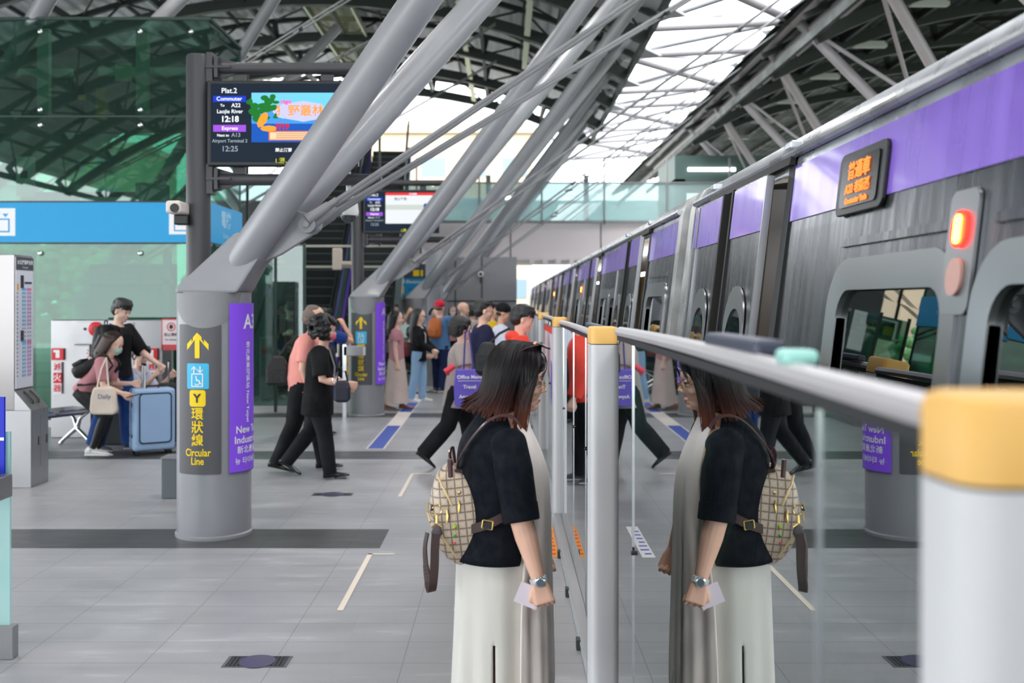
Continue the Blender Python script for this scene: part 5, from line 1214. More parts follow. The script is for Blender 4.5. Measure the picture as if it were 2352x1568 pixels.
# -- curly haired woman
x, y = at(735, 1092)
t, f = person('curly black-haired woman in a long black T-shirt and pink face mask, walking right', x, y - .1, 0, 1.60, 0, lean=3, legs=((-14, 24, 1), (12, 4, 1)), arms=((10, 6, 60, 25), (8, 8, 72, 10)), b=1.08, male=False, head=(6, 8, 0), spine=6)
body_mesh(f, f.skin, t); face_bits(f, t); mask(f, PMASK, t); hair(f, 'curly', HAIRB, t); top_(f, BLK, t, sleeve=.85, hem=-.42, loose=.03, name='tee_shirt', flare=.01); pants_(f, BLKT, t, loose=.024); shoes_(f, SHB, t, pitch=(30, -6))
strap([f.spine(.97) + Vector((-.06, -.13, .03)), f.spine(.9) + Vector((.09, -.12, .03)), f.spine(.6) + Vector((.16, -.1, 0)), f.spine(.25) + Vector((.17, -.14, 0))], .008, mat('grey strap', (150, 150, 155), .5), t)
b = thing('handbag', 'small navy handbag with a silver ring in the curly-haired woman’s hand', 'bag', W(t, (.27, -.2, .76)), 0)
MB().loft([[(x_ * k_, y_ * k_, z) for x_, y_ in ((-.075, -.06), (.075, -.06), (.075, .06), (-.075, .06))] for z, k_ in ((0, .7), (.03, 1), (.14, 1.0), (.21, .7))]).build('bag_body', mat('navy nylon', (26, 30, 48), .5), b, bevel=.02); MB().path([(-.045 + .035 * math.cos(a), -.07, .22 + .035 * math.sin(a)) for a in [k * .4 for k in range(12)]], .006, n=6).build('ring', CHROME, b, smooth=True); strap([(-.05, 0, .2), (-.03, 0, .3), (.03, 0, .3), (.05, 0, .2)], .008, BLK, b)
# -- person in royal blue with raised arm
x, y = D2X(742, 13.2), 13.2
t, f = person('person in royal blue clothes with one hand raised to the face, behind the walking couple', x, y, 60, 1.66, 1, legs=((4, 2, 2), (-4, 2, 2)), arms=((10, 10, 30, 0), (70, 25, 125, 25)), male=True)
body_mesh(f, f.skin, t); face_bits(f, t); hair(f, 'short', HAIRB, t); top_(f, ROY, t, sleeve=.6, hem=-.2, loose=.02); pants_(f, ROY, t, loose=.02); shoes_(f, SHB, t)
pack_on(t, f, 'small black bag on the back of the person in royal blue', (.14, .26, .34), BLKN, 60)
# -- man by the escalator
x, y = D2X(664, 18.2), 18.2
t, f = person('young man in a dark open shirt looking at his phone by the left escalator', x, y, -60, 1.74, 2, legs=((4, 4, 2), (-3, 2, 2)), arms=((25, 6, 85, 15), (25, 6, 85, 15)), head=(22, 0, 0))
body_mesh(f, f.skin, t); face_bits(f, t); hair(f, 'mop', HAIRB, t); top_(f, mat('grey shirt cloth', (110, 118, 126), .8), t, sleeve=.5, loose=.01, name='inner_shirt'); top_(f, BLK, t, sleeve=1.6, hem=-.15, loose=.022, name='overshirt', nm_t=.93); pants_(f, BLKT, t, loose=.02); shoes_(f, SHW, t)
pack_on(t, f, 'grey backpack of the young man by the escalator', (.16, .3, .42), mat('grey nylon', (90, 94, 98), .6), -60)
# -- crouching woman in pink
x, y = at(205, 1045)
t, f = person('crouching woman in dusty pink T-shirt, black leggings and mint mask, by the metal bench', x - .02, y - .1, 0, 1.60, 2, lean=40, legs=((38, 58, 3), (44, 64, 3)), arms=((0, 5, 92, 5), (10, 8, 60, 0)), male=False, head=(20, 0, 0), spine=-8)
body_mesh(f, f.skin, t, curls=(30, 40)); face_bits(f, t); mask(f, MINT, t); hair(f, 'pony', HAIRD, t); hair(f, 'mid', mat('brown tipped hair', (58, 34, 26), .4, bump=(60, .5, (3, 3, .6))), t, name='loose_hair')
top_(f, DUSTY, t, sleeve=.8, hem=-.05, loose=.014, name='tee_shirt'); pants_(f, mat('black legging', (24, 25, 28), .55), t, loose=.004, name='leggings', flare=-.012); shoes_(f, SHW, t, SOLE, pitch=(10, 0), k=1.05)
PK = bagpack('black backpack on the crouching woman’s back', W(t, f.spine(.70) + Vector((-.10, 0, .04))), (.16, .30, .40), BLKN, tilt=62)
PK.location = W(t, f.spine(.16) + Vector((-.10, 0, .07)))
for sg in (-1, 1): strap([f.spine(.85) + Vector((-.06, sg * .1, .12)), f.spine(.98) + Vector((.03, sg * .1, .03)), f.spine(.85) + Vector((.13, sg * .11, -.02)), f.spine(.55) + Vector((.05, sg * .15, -.10)), f.spine(.3) + Vector((-.1, sg * .15, -.02))], .017, BLKN, t, 'pack_strap')
b = thing('tote_bag', 'cream canvas tote bag hanging from the crouching woman’s arm', 'bag', W(t, (.33, -.26, .50)), 0); CRM = cloth('cream canvas', (232, 220, 205))
MB().loft([[(x_ * k_, y_, z) for x_, y_ in ((-.15, -.05), (.15, -.05), (.15, .04), (-.15, .04))] for z, k_ in ((0, .8), (.04, 1), (.2, .9), (.30, .7))]).build('bag_body', CRM, b, bevel=.025); text('Daily', .07, mat('ink blue', (70, 80, 140), .5), 'lettering', b, None, (.03, -.075, .2)); strap([(-.08, 0, .28), (-.03, 0, .5), (.0, .06, .62), (.05, 0, .28)], .010, CRM, b)
b = MB().obox((0, 0, 0), (.15, .075, .01), rotm('Y', -15)).build('smartphone', mat('phone glass', (30, 32, 40), .1)); b.location = W(t, f.arms[1][2] + f.arms[1][3] * .13 + Vector((0, .02, .02))); tag(b, 'dark smartphone held out by the crouching woman', 'phone')
# -- boy with suitcase
x, y = at(268, 1035)
t, f = person('tall boy with a black mop haircut, black T-shirt and wide blue jeans, holding the suitcase', x, y, -12, 1.80, 2, lean=2, legs=((9, 4, 3), (-10, 6, 3)), arms=((32, 6, 22, 0), (8, 4, 10, 0)), head=(18, -5, 0))
body_mesh(f, f.skin, t, curls=(60, 30)); face_bits(f, t); hair(f, 'mop', HAIRB, t); top_(f, BLK, t, sleeve=1.05, hem=-.12, loose=.03, name='tee_shirt'); pants_(f, DENIM, t, loose=.03, flare=.025, name='jeans'); shoes_(f, SHG, t, SOLE)
pack_on(t, f, 'black backpack of the tall boy', (.17, .3, .42), BLKN, -12)
# -- suitcases
def suitcase(x, y, rz, lb, w_, mt):
    t = thing('suitcase', lb, 'suitcase', (x, y, 0), math.radians(rz)); d_ = .26; h_ = .70
    b_ = MB().box(-w_ / 2, w_ / 2, -d_ / 2, d_ / 2, .05, .05 + h_).build('shell', mt, t, bevel=.035, seg=3)
    m = MB()
    for k in range(11): m.box(-w_ / 2 - .002, -w_ / 2 + .002, -d_ / 2 + .03, d_ / 2 - .03, .12 + k * .055, .13 + k * .055)
    m.build('ribs', mt, t); MB().box(-w_ / 2 - .004, w_ / 2 + .004, -.008, .008, .06, .742).build('zip', mat('zip dark', (30, 40, 56), .6), t)
    for x_ in (-1, 1):
        for y_ in (-1, 1): MB().tube((x_ * w_ * .38, y_ * d_ * .32 - .012, .026), (x_ * w_ * .38, y_ * d_ * .32 + .012, .026), .026, n=14).build('wheel', BLACK, t)
    for y_ in (-.06, .06): MB().tube((.0 - w_ * .2, y_, .74), (-w_ * .2, y_, 1.02), .007).build('handle_rod', CHROME, t)
    MB().tube((-w_ * .2, -.075, 1.02), (-w_ * .2, .075, 1.02), .014).build('handle_grip', BLACK, t, smooth=True); MB().path([(-.07, 0, .75), (-.06, 0, .775), (.06, 0, .775), (.07, 0, .75)], .01).build('top_handle', BLACK, t, smooth=True)
    for z in (.2, .55): MB().box(-w_ / 2 - .008, -w_ / 2, -.07, -.05, z, z + .045).box(-w_ / 2 - .008, -w_ / 2, .07, .09, z, z + .045).build('corner_stud', BLACK, t, bevel=.003)
    MB().loft([[(p[0], -d_ / 2 - .003 - o, p[1]) for p in rrect(-w_ / 2 + .06, w_ / 2 - .05, .14, .70, .04)] for o in (0, .006)]).build('front_panel', mt, t)
    q = MB(); ol = rrect(-w_ / 2 + .055, w_ / 2 - .045, .135, .705, .045); il = rrect(-w_ / 2 + .07, w_ / 2 - .06, .15, .69, .035); n = len(ol)
    q.add([(a, -d_ / 2 - .010, b_) for a, b_ in ol] + [(a, -d_ / 2 - .010, b_) for a, b_ in il], [(i, (i + 1) % n, n + (i + 1) % n, n + i) for i in range(n)]); q.build('panel_seam', mat('zip dark', (30, 40, 56), .6), t)
    return t
LB = mat('pale blue hard shell', (160, 192, 230), .4, noise=(3, .03))
suitcase(-4.02, 11.55, 32, 'large pale blue suitcase beside the boy, left of the nearest column', .46, LB)
suitcase(-3.98, 12.25, 20, 'black suitcase standing behind the pale blue one', .4, mat('black shell', (26, 28, 32), .4))
# -- seated person behind
t, f = person('seated person in pale blue shirt and beige trousers resting chin on hand, behind the boy', -4.72, 12.42, -10, 1.70, 2, lean=28, legs=((75, 85, 6), (80, 80, 6)), arms=((30, 8, 105, 0), (45, 8, 95, 10)), seat=.47, head=(15, -20, 0))
body_mesh(f, f.skin, t); face_bits(f, t); hair(f, 'short2', HAIRB, t); top_(f, WHC, t, sleeve=.8, loose=.018); pants_(f, KHK, t, loose=.022); shoes_(f, SHB, t)
o = MB().obox((0, 0, .22), (.5, .42, .44)).build('low_seat', mat('dark seat box', (50, 54, 58), .6), bevel=.02); o.location = (-4.76, 12.44, 0); tag(o, 'low dark seat box under the seated person in pale blue', 'seat')
# -- person behind the lift glass
t, f = person('person in mint green seen behind the lift glass', -5.15, 15.9, -60, 1.68, 2)
body_mesh(f, f.skin, t, .01); hair(f, 'short', HAIRB, t); top_(f, mat('mint shirt', (150, 215, 180), .8), t, sleeve=.6, loose=.02); pants_(f, BLKT, t, loose=.02); shoes_(f, SHB, t)
# -- long haired woman
x, y = at(962, 922)
t, f = person('long-haired woman in a black cardigan, pale jeans and white trainers', x, y, -12, 1.62, 2, legs=((6, 8, 2), (-6, 4, 2)), arms=((20, 4, 35, 25), (18, 4, 40, 25)), male=False, head=(4, 0, 0))
body_mesh(f, f.skin, t); face_bits(f, t); hair(f, 'long', HAIRB, t); top_(f, mat('grey inner top', (178, 178, 182), .8), t, sleeve=0, hem=-.1, loose=.008, name='inner_top'); top_(f, BLK, t, sleeve=1.95, hem=-.28, loose=.02, name='cardigan', nm_t=.9); pants_(f, DENIML, t, loose=.016, name='jeans', flare=.008); shoes_(f, SHW, t, SOLE)
strap([f.spine(.98) + Vector((.03, -.05, 0)), f.spine(.7) + Vector((.135, -.05, 0)), f.spine(.2) + Vector((.14, -.05, 0))], .008, mat('white lanyard', (225, 225, 225), .6), t, 'lanyard')
glasses(f, t, mat('dark rim', (40, 36, 36), .4))
b = thing('shoulder_bag', 'dark red bag behind the long-haired woman', 'bag', W(t, (-.27, .02, .78)), 0); MB().loft([[(x_ * k_, y_ * k_, z) for x_, y_ in ((-.09, -.08), (.09, -.08), (.09, .08), (-.09, .08))] for z, k_ in ((0, .8), (.03, 1), (.17, 1.0), (.26, .6))]).build('bag_body', mat('maroon leather', (120, 40, 40), .5), b, bevel=.02)
# -- orange backpack man
x, y = at(1012, 898)
y -= .2
t, f = person('man in a backwards red cap and blue shirt wearing the tan backpack', x, y, 62, 1.78, 0, legs=((8, 6, 3), (-8, 6, 3)), arms=((0, 8, 20, 0), (10, 10, 60, 0)), b=1.1, head=(0, 0, 0))
body_mesh(f, f.skin, t); face_bits(f, t); hair(f, 'fringe', HAIRD, t); cap_(f, cloth('crimson cap cloth', (214, 40, 66)), t, True); top_(f, BLUES, t, sleeve=.85, hem=-.18, loose=.028); pants_(f, cloth('dark blue jeans', (28, 44, 84)), t, loose=.02, name='jeans'); shoes_(f, SHG, t, SOLE)
TAN = mat('tan leather', (190, 104, 44), .5, noise=(6, .1)); pack_on(t, f, 'tan leather backpack of the man in the red cap', (.15, .30, .40), TAN, 62, sm=TAN)
# -- taupe top woman with purple tote
x, y = at(1052, 1070)
t, f = person('short-haired woman in a taupe top and black trousers striding away with a purple tote', x, y, 6, 1.60, 2, lean=4, legs=((17, 6, 1), (-17, 24, 1)), arms=((5, 8, 20, 0), (10, 10, 68, 0)), male=False, head=(-2, 8, 0))
body_mesh(f, f.skin, t, curls=(30, 60)); face_bits(f, t); hair(f, 'bobshort', HAIRB, t); top_(f, TAUPE, t, sleeve=.62, hem=-.38, loose=.034, name='tunic', flare=.02); pants_(f, BLKT, t, loose=.03, flare=.012); shoes_(f, SHB, t, pitch=(-8, 38))
PT = cloth('purple tote fabric', (110, 98, 205)); b = thing('tote_bag', 'purple tote bag with white lettering on the striding woman’s arm', 'bag', W(t, (.10, -.30, .66)), math.radians(6))
MB().loft([[(x_ * k_, y_, z) for x_, y_ in ((-.16, -.03), (.16, -.03), (.16, .03), (-.16, .03))] for z, k_ in ((0, .88), (.02, .95), (.2, 1.0), (.38, .86))]).build('bag_body', PT, b, bevel=.012)
for s_, z in (('Office Menu', .3), ('Travel', .2), ('Anywhere', .1)): text(s_, .052, WHT, 'lettering', b, None, (0, -.036, z), bold=.001)
MB().box(-.12, .12, -.036, -.033, .26, .264).build('printed_line', WHT, b); strap([(-.06, -.01, .37), (-.05, .03, .55), (-.04, .06, .76), (.0, .08, .78), (.04, -.01, .37)], .009, mat('indigo strap', (60, 52, 130), .6), b)
MB().path([(-.16, -.03, .42), (-.24, -.04, .36), (-.22, -.02, .33)], [.03, .035, .02], n=10).build('red_pouch', mat('red pouch', (226, 60, 80), .5), b, smooth=True)
# -- seated man in navy
t, f = person('seated man in a navy T-shirt and dark shorts on the bench behind the second column', -1.98, 19.35, -20, 1.70, 0, lean=24, legs=((78, 75, 8), (80, 82, 8)), arms=((35, 6, 60, 10), (40, 6, 55, 10)), seat=.50, head=(5, 0, 0))
body_mesh(f, f.skin, t); face_bits(f, t); hair(f, 'short', HAIRB, t); glasses(f, t, mat('dark rim', (40, 36, 36), .4)); top_(f, DKN, t, sleeve=.9, loose=.025, name='tee_shirt'); pants_(f, OLV, t, loose=.03, length=.5, name='shorts'); shoes_(f, SHB, t, SOLE)
# -- navy tee man
x, y = D2X(1108, 12.0), 12.0
t, f = person('tall man in a navy T-shirt with glasses, facing the train behind the short-haired woman', x, y, 10, 1.78, 0, legs=((4, 4, 2), (-5, 2, 2)), arms=((8, 8, 45, 0), (-4, 12, 30, 0)), b=1.1, head=(6, 0, 0))
body_mesh(f, f.skin, t); face_bits(f, t); hair(f, 'short', HAIRB, t); glasses(f, t, mat('dark rim', (40, 36, 36), .4)); top_(f, NAVY, t, sleeve=.75, loose=.022, hem=-.15, name='tee_shirt'); pants_(f, BLKT, t, loose=.02); shoes_(f, SHB, t)
# -- red hoodie
x, y = D2X(1183, 9.7), 9.7
t, f = person('person in a coral red hoodie facing the glass barrier', x, y, 5, 1.72, 0, lean=4, legs=((6, 4, 2), (-8, 4, 2)), arms=((0, 6, 12, 0), (0, 6, 18, 0)), head=(14, 0, 0), b=1.02)
body_mesh(f, f.skin, t); face_bits(f, t); hair(f, 'mop', HAIRB, t); top_(f, REDH, t, sleeve=1.9, hem=-.2, loose=.035, name='hoodie', hood=True); pants_(f, BLKT, t, loose=.02); shoes_(f, SHG, t, SOLE)
b = thing('shoulder_bag', 'black nylon bag slung behind the person in the red hoodie', 'bag', W(t, (-.26, -.1, 1.03)), 0); MB().loft([[(x_ * k_, y_ * k_, z) for x_, y_ in ((-.13, -.08), (.11, -.08), (.11, .08), (-.13, .08))] for z, k_ in ((0, .7), (.05, 1), (.2, .95), (.32, .5))], cap=True).build('bag_body', BLKN, b, bevel=.03); strap([(0, 0, .3), (.1, .02, .4), (.2, .02, .45)], .012, BLKN, b)
# -- white shirt black cap
x, y = D2X(1150, 14.6), 14.6
t, f = person('man in a white-blue shirt and black cap beyond the red hoodie', x, y, 0, 1.72, 1, legs=((4, 4, 2), (-4, 2, 2)), arms=((15, 8, 50, 0), (12, 8, 60, 0)), head=(14, 0, 0))
body_mesh(f, f.skin, t); face_bits(f, t); hair(f, 'fringe', HAIRB, t); cap_(f, BLK, t); top_(f, WHC, t, sleeve=1.9, hem=-.12, loose=.025); pants_(f, DKN, t, loose=.02); shoes_(f, SHB, t)
# -- further heads
def extra(lb, px, D, rz, H, hs_, hm, tm, pm, sk=0, cap=None, male=True, mk=None, sl=.7, **kw):
    t, f = person(lb, D2X(px, D), D, rz, H, sk, male=male, **kw); body_mesh(f, f.skin, t, .009); face_bits(f, t)
    if hs_: hair(f, hs_, hm, t)
    if cap: cap_(f, cap, t)
    if mk: mask(f, mk, t)
    top_(f, tm, t, sleeve=sl, loose=.022); pants_(f, pm, t, loose=.02); shoes_(f, SHB, t); return t, f
extra('bald man in a dark shirt between the red cap and the navy T-shirt', 1064, 18.6, 20, 1.74, None, None, BLK, DKN)
extra('man in a yellow T-shirt beyond the tall man in navy', 1128, 17.2, 10, 1.72, 'short', HAIRB, YELC, BLKT)
extra('person with round black hair in a grey top far down the platform', 1085, 20.6, 60, 1.66, 'bobshort', HAIRB, TAUPE, BLKT, male=False)
extra('woman in a white mask left of the man in the red cap', 997, 22.4, -60, 1.60, 'mid', HAIRB, cloth('pale grey cotton', (200, 200, 205)), KHK, 2, male=False, mk=WHITE)
extra('far person in a pink top beside the end wall', 1040, 24.5, -80, 1.64, 'mid', HAIRB, DUSTY, BLKT, 2, male=False, mk=WHITE)
t, f = extra('person in dark navy raising a hand behind the teal counter', 903, 21.75, -10, 1.70, 'short', HAIRB, DKN, BLKT, 1, arms=((40, 8, 20, 0), (80, 8, 70, 0)))
# -- beige skirt person behind second column
t, f = person('person in a long beige skirt mostly hidden behind the second column', -1.74, 16.25, 0, 1.6, 2, male=False, legs=((10, 5, 1), (-10, 8, 1)))
body_mesh(f, f.skin, t, .009); hair(f, 'mid', HAIRB, t); top_(f, DUSTY, t, sleeve=.5, loose=.02)
m = MB(); m.loft([ringv((0, 0, z), (0, 0, 1), a, b_, 24) for z, a, b_ in ((.12, .26, .2), (.4, .22, .18), (.8, .17, .13), (1.0, .13, .1))]); m.build('long_skirt', cloth('beige skirt cloth', (206, 188, 180)), t, smooth=True); shoes_(f, mat('tan sandal', (170, 120, 90), .5), t)
# a passenger queue on the far side, seen only in the glass, is formed by the same people
# ------------------------------------------------------------------ the woman beside the barrier
t, f = person('woman with a brown-tipped bob, black cardigan and long pale dress, facing the glass barrier', -.035, 3.80, 0, 1.565, 0,
              lean=4, spine=7, b=1.2, male=False, legs=((4, 4, 1), (-5, 3, 1)), arms=((12, 6, 6, 0), (9, 11, 7, 0)), head=(8, 0, 0))
WT = t
body_mesh(f, f.skin, t, .0032, curls=(66, 62)); face_bits(f, t); glasses(f, t)
hp = f.hp; h = f.hs; Mh = f.HM
BOB = bpy.data.materials.new('brown tipped bob hair'); BOB.use_nodes = True; nt = BOB.node_tree; b_ = nt.nodes['Principled BSDF']
tc = nt.nodes.new('ShaderNodeTexCoord'); sp = nt.nodes.new('ShaderNodeSeparateXYZ'); nz = nt.nodes.new('ShaderNodeTexNoise'); nz.inputs['Scale'].default_value = 18
rp = nt.nodes.new('ShaderNodeValToRGB'); ad = nt.nodes.new('ShaderNodeMath'); ad.operation = 'MULTIPLY_ADD'; ad.inputs[1].default_value = .07
mr = nt.nodes.new('ShaderNodeMapRange'); mr.inputs[1].default_value = 1.27; mr.inputs[2].default_value = 1.60
mpn = nt.nodes.new('ShaderNodeMapping'); mpn.inputs['Scale'].default_value = (3, 3, .4)
L = nt.links; L.new(tc.outputs['Object'], sp.inputs[0]); L.new(tc.outputs['Object'], mpn.inputs[0]); L.new(mpn.outputs[0], nz.inputs[0]); L.new(nz.outputs[0], ad.inputs[0]); L.new(sp.outputs[2], ad.inputs[2]); L.new(ad.outputs[0], mr.inputs[0]); L.new(mr.outputs[0], rp.inputs[0]); L.new(rp.outputs[0], b_.inputs['Base Color'])
e = rp.color_ramp.elements; e[0].position = .16; e[0].color = lin((104, 58, 42)); e[1].position = .62; e[1].color = lin((14, 9, 11)); x_ = e.new(.38); x_.color = lin((50, 26, 23))
b_.inputs['Roughness'].default_value = .36; b_.inputs['Specular IOR Level'].default_value = .3
m = MB()
def EL(c, r, rot=0): m.ell(hp(c), [v * h for v in r], Mh @ rotm('Y', rot), n=24, m=16)
EL((-.018, 0, .168), (.108, .09, .094)); EL((-.035, 0, .10), (.085, .099, .095)); EL((-.045, 0, .035), (.078, .09, .055)); EL((.03, 0, .205), (.066, .072, .042), 18)
cap0 = m.build('hair', BOB, t, blob=.007, it=3)
m = MB(); rr = random.Random(3)
def bez(p, t_):
    q = [p[0] * 2 - p[1]] + list(p) + [p[-1] * 2 - p[-2]]; n_ = len(p) - 1; i = min(int(t_ * n_), n_ - 1); u = t_ * n_ - i; a, b, c, d = q[i:i + 4]
    return .5 * ((2 * b) + (c - a) * u + (2 * a - 5 * b + 4 * c - d) * u * u + (3 * b - a - 3 * c + d) * u ** 3)
for k in range(760):
    a = math.radians(rr.uniform(22, 338)); ca, sa = math.cos(a), math.sin(a); j = rr.uniform(-1, 1)
    p0 = Vector((.015 + .035 * ca + rr.uniform(-.01, .02), .012 * sa, .268))
    w_ = 1 + .05 * j
    p1 = Vector((-.012 + .078 * ca * w_, .066 * sa, .249)); p2 = Vector((-.02 + .110 * ca * w_, .101 * sa * w_, .165)); 
    if ca > .3: p2.x = min(p2.x, .062); p1.x = min(p1.x, .095)
    p3 = Vector((-.035 + .106 * ca * w_, .104 * sa * w_, .06))
    end = Vector((-.05 + .112 * ca, .100 * sa, -.035 + rr.uniform(-.02, .022)))
    if ca > .15: end.z -= .025 * ca + .008; end.x = .022 + .03 * ca + rr.uniform(-.035, .008); p3.x = .022 + .030 * ca + rr.uniform(-.035, .004); end.y = .074 * (1 if sa > 0 else -1); p3.y = .093 * (1 if sa > 0 else -1); p2.y = .097 * (1 if sa > 0 else -1)
    if ca < -.1: end.x -= .04 * -ca * rr.uniform(.4, 1.3); end.z += .03 * -ca
    pts = [bez([p0, p1, p2, p3, end], i / 9) for i in range(10)]; r0 = rr.uniform(.0035, .0065)
    m.path([hp(p) for p in pts], [r0 * v for v in (.5, .9, 1, 1.1, 1.15, 1.15, 1.1, .95, .7, .2)], n=5)
for k in range(26):   # loose fringe strands at the temple
    s_ = rr.choice((-1, 1)); p = [Vector((.06, .03 * s_, .245)), Vector((.088, .05 * s_, .222)), Vector((.096, .064 * s_, .178)), Vector((.078, .074 * s_, rr.uniform(.12, .16)))]
    m.path([hp(bez(p, i / 6) + Vector((0, rr.uniform(-.001, .001), 0))) for i in range(7)], [.0022] * 6 + [.0006], n=4)
m.build('hair_locks', BOB, t, smooth=True)
# sunglasses pushed up in the hair
SGM = mat('brown tortoise frame', (48, 24, 20), .35)
g = thing('sunglasses', 'brown sunglasses pushed up on the head of the woman at the barrier', 'sunglasses', W(t, hp((.040, 0, .252))), 0); g.rotation_euler = (0, math.radians(2), 0)
for s_ in (-1, 1):
    MB().ell((.034, s_ * .036, .008), (.030, .028, .0055), rotm('Y', 22), n=20, m=8).build('lens', SGM, g, smooth=True)
    MB().path([(.015, s_ * .06, .012), (-.03, s_ * .075, .0), (-.08, s_ * .08, -.03)], .0035, n=6).build('temple_arm', SGM, g, smooth=True)
MB().path([(.03, -.012, .014), (.026, 0, .018), (.03, .012, .014)], .004, n=6).build('bridge', SGM, g, smooth=True); MB().ell((.002, -.05, .016), (.008, .006, .008)).build('hinge', mat('rose gold', (214, 160, 140), .25, .8), g, smooth=True)
# dress
DR = mat('pale oatmeal linen', (214, 212, 205), .8, 0, noise=(7, .05, (1, 1, .3)), bump=(10, .35, (1, 1, .18)), sheen=.2); DRP = mat('soft off-white drape linen', (250, 240, 235), .8, 0, noise=(7, .04, (1, 1, .3)), bump=(12, .35, (1, 1, .15)), sheen=.2)
m = MB(); NA = 120; zs = [.20 + .67 * i / 30 for i in range(31)]; vs = []; fs = []
for i, z in enumerate(zs):
    u = 1 - (z - .20) / .70; a = .162 + .03 * u ** 1.1; b = .170 + .065 * u ** .8; cx = .015 + .008 * u
    for k in range(NA):
        th = 2 * math.pi * k / NA; fo = 1 + (.02 + .04 * u) * (.6 * math.sin(7 * th + .6) + .4 * math.sin(13 * th + 2) * (.4 + u)) ; vs.append((cx + a * fo * math.cos(th), b * fo * math.sin(th), z))
for i in range(30):
    for k in range(NA):
        th = 360 * (k + .5) / NA
        if zs[i] < .50 and abs(th - (262 - (0))) < 1.2 + 4.5 * (.50 - zs[i]): continue
        fs.append((i * NA + k, i * NA + (k + 1) % NA, (i + 1) * NA + (k + 1) % NA, (i + 1) * NA + k))
m.add(vs, fs); o = m.build('dress_skirt', DR, t, smooth=True, fixn=True); q = o.modifiers.new('thick', 'SOLIDIFY'); q.thickness = .004
MB().loft([ringv((.02, 0, z), (0, 0, 1), a, b, 24, (0, 1, 0)) for z, a, b in ((.35, .15, .12), (.6, .15, .12), (.85, .16, .12))]).build('petticoat', mat('brown slip', (122, 84, 66), .7), t, smooth=True)
shoes_(f, mat('tan sandal', (170, 120, 90), .5), t)
top_(f, DRP, t, sleeve=0, hem=.5, loose=-.022, name='dress_bodice', vox=.007, belly=.03)
CARD = mat('black navy knit', (9, 15, 24), .9, 0, noise=(30, .08), bump=(140, .2, (1, 1, 1)), spec=.2)
m = MB(); s = f.s; b = f.b
def cr(z, cx, a, bb, a0, n=40, th_=.012, front=0):
    """open wrap round the back: from angle a0 on the near side to the same on the far side"""
    out = []; 
    for ro in (0, th_):
        row = [(cx + (a + ro) * math.cos(q), (bb + ro) * math.sin(q), z) for q in [math.radians(a0 + (360 - 2 * a0) * i / n) for i in range(n + 1)]]
        out += row if ro == 0 else row[::-1]
    return out
lv = [(.775, .016, .178, .205, 66), (.80, .014, .176, .205, 64), (.86, .012, .160, .19, 60), (.95, .012, .148, .172, 56), (1.03, .012, .146, .168, 54), (1.10, .012, .146, .170, 55), (1.16, .010, .145, .176, 58), (1.205, .012, .138, .172, 62), (1.245, .014, .122, .14, 66), (1.275, .018, .102, .104, 70), (1.30, .024, .088, .08, 76), (1.328, .03, .076, .068, 84)]
m.loft([cr(*l) for l in lv]); m.build('cardigan_back', CARD, t, smooth=True, sub=1)
m = MB()
for A in f.arms:
    sh, e_, w_, d2 = A; m.path([f.spine(.84) + Vector((-.01, (sh.y) * .35, -.01)), sh + Vector((-.004, 0, .0)), sh.lerp(e_, .35), sh.lerp(e_, .8), sh.lerp(e_, 1.0)], [.075, .068, .070, .066, .062], n=20)
m.build('cardigan_sleeve', CARD, t, blob=.006, it=5)
for A in f.arms:
    sh, e_, w_, d2 = A; d = (e_ - sh).normalized(); MB().path([e_ - d * .055, e_ - d * .05, e_ + d * .008, e_ + d * .012], [.062, .0675, .0665, .062], n=24).build('cuff', CARD, t, smooth=True)
# front drape: a long off-white panel hanging from the neck
m = MB(); rg = []
for z, cx, a, bb, a0 in ((.20, .045, .158, .245, 76), (.4, .045, .153, .235, 75), (.6, .045, .149, .195, 74), (.8, .045, .145, .175, 70), (.95, .04, .148, .165, 54), (1.05, .032, .155, .16, 50), (1.12, .026, .150, .16, 48), (1.19, .022, .130, .15, 48), (1.24, .022, .108, .12, 50), (1.28, .026, .085, .085, 56), (1.31, .032, .07, .065, 64)):
    row = []; n = 44
    for ro in (0, .012):
        r_ = []
        for i in range(n + 1):
            q = math.radians(-a0 + 2 * a0 * i / n); fo = 1 + .06 * math.sin(q * 9 + 1) * min(1, (1.3 - z) * 2) + .035 * math.sin(q * 21) * min(1, (1.3 - z)); r_.append((cx + (a * fo + ro) * math.cos(q), (bb * fo + ro) * math.sin(q), z))
        row += r_ if ro == 0 else r_[::-1]
    rg.append(row)
m.loft(rg); m.build('front_drape', DRP, t, smooth=True, sub=1)
# watch and paper
A = f.arms[1]; wr = A[2]; d = A[3]; wp = wr - d * .004
q = MB(); q.loft([ringv(wp + d * o, d, r_, r_ * .85, 24, (1, 0, 0)) for o, r_ in ((-.011, .0285), (-.009, .031), (.009, .031), (.011, .0285))]); wt = q.build('wristwatch', mat('steel watch strap', (220, 222, 224), .3, .5), t, smooth=True)
Mx = Matrix((Vector((1, 0, 0)), Vector((0, 0, 1)), Vector((0, -1, 0)))).transposed()
q = MB().lathe([(.001, 0), (.019, 0), (.019, .007), (.016, .009), (.001, .009)], wp + Vector((.006, -.024, 0)), 24, Mx); q.build('watch_case', CHROME, wt, smooth=True); MB().lathe([(.001, 0), (.0135, 0), (.0135, .001), (.001, .001)], wp + Vector((.006, -.0335, 0)), 24, Mx).build('watch_face', mat('watch dial', (90, 100, 110), .3), wt)
o = MB().obox((0, 0, 0), (.085, .003, .075), rotm('Y', 22)).build('folded_paper', mat('lilac white paper', (238, 228, 240), .6)); o.location = W(t, wr + d * .055 + Vector((-.050, .004, .002))); tag(o, 'folded pale lilac paper held in the hand of the woman at the barrier', 'paper')
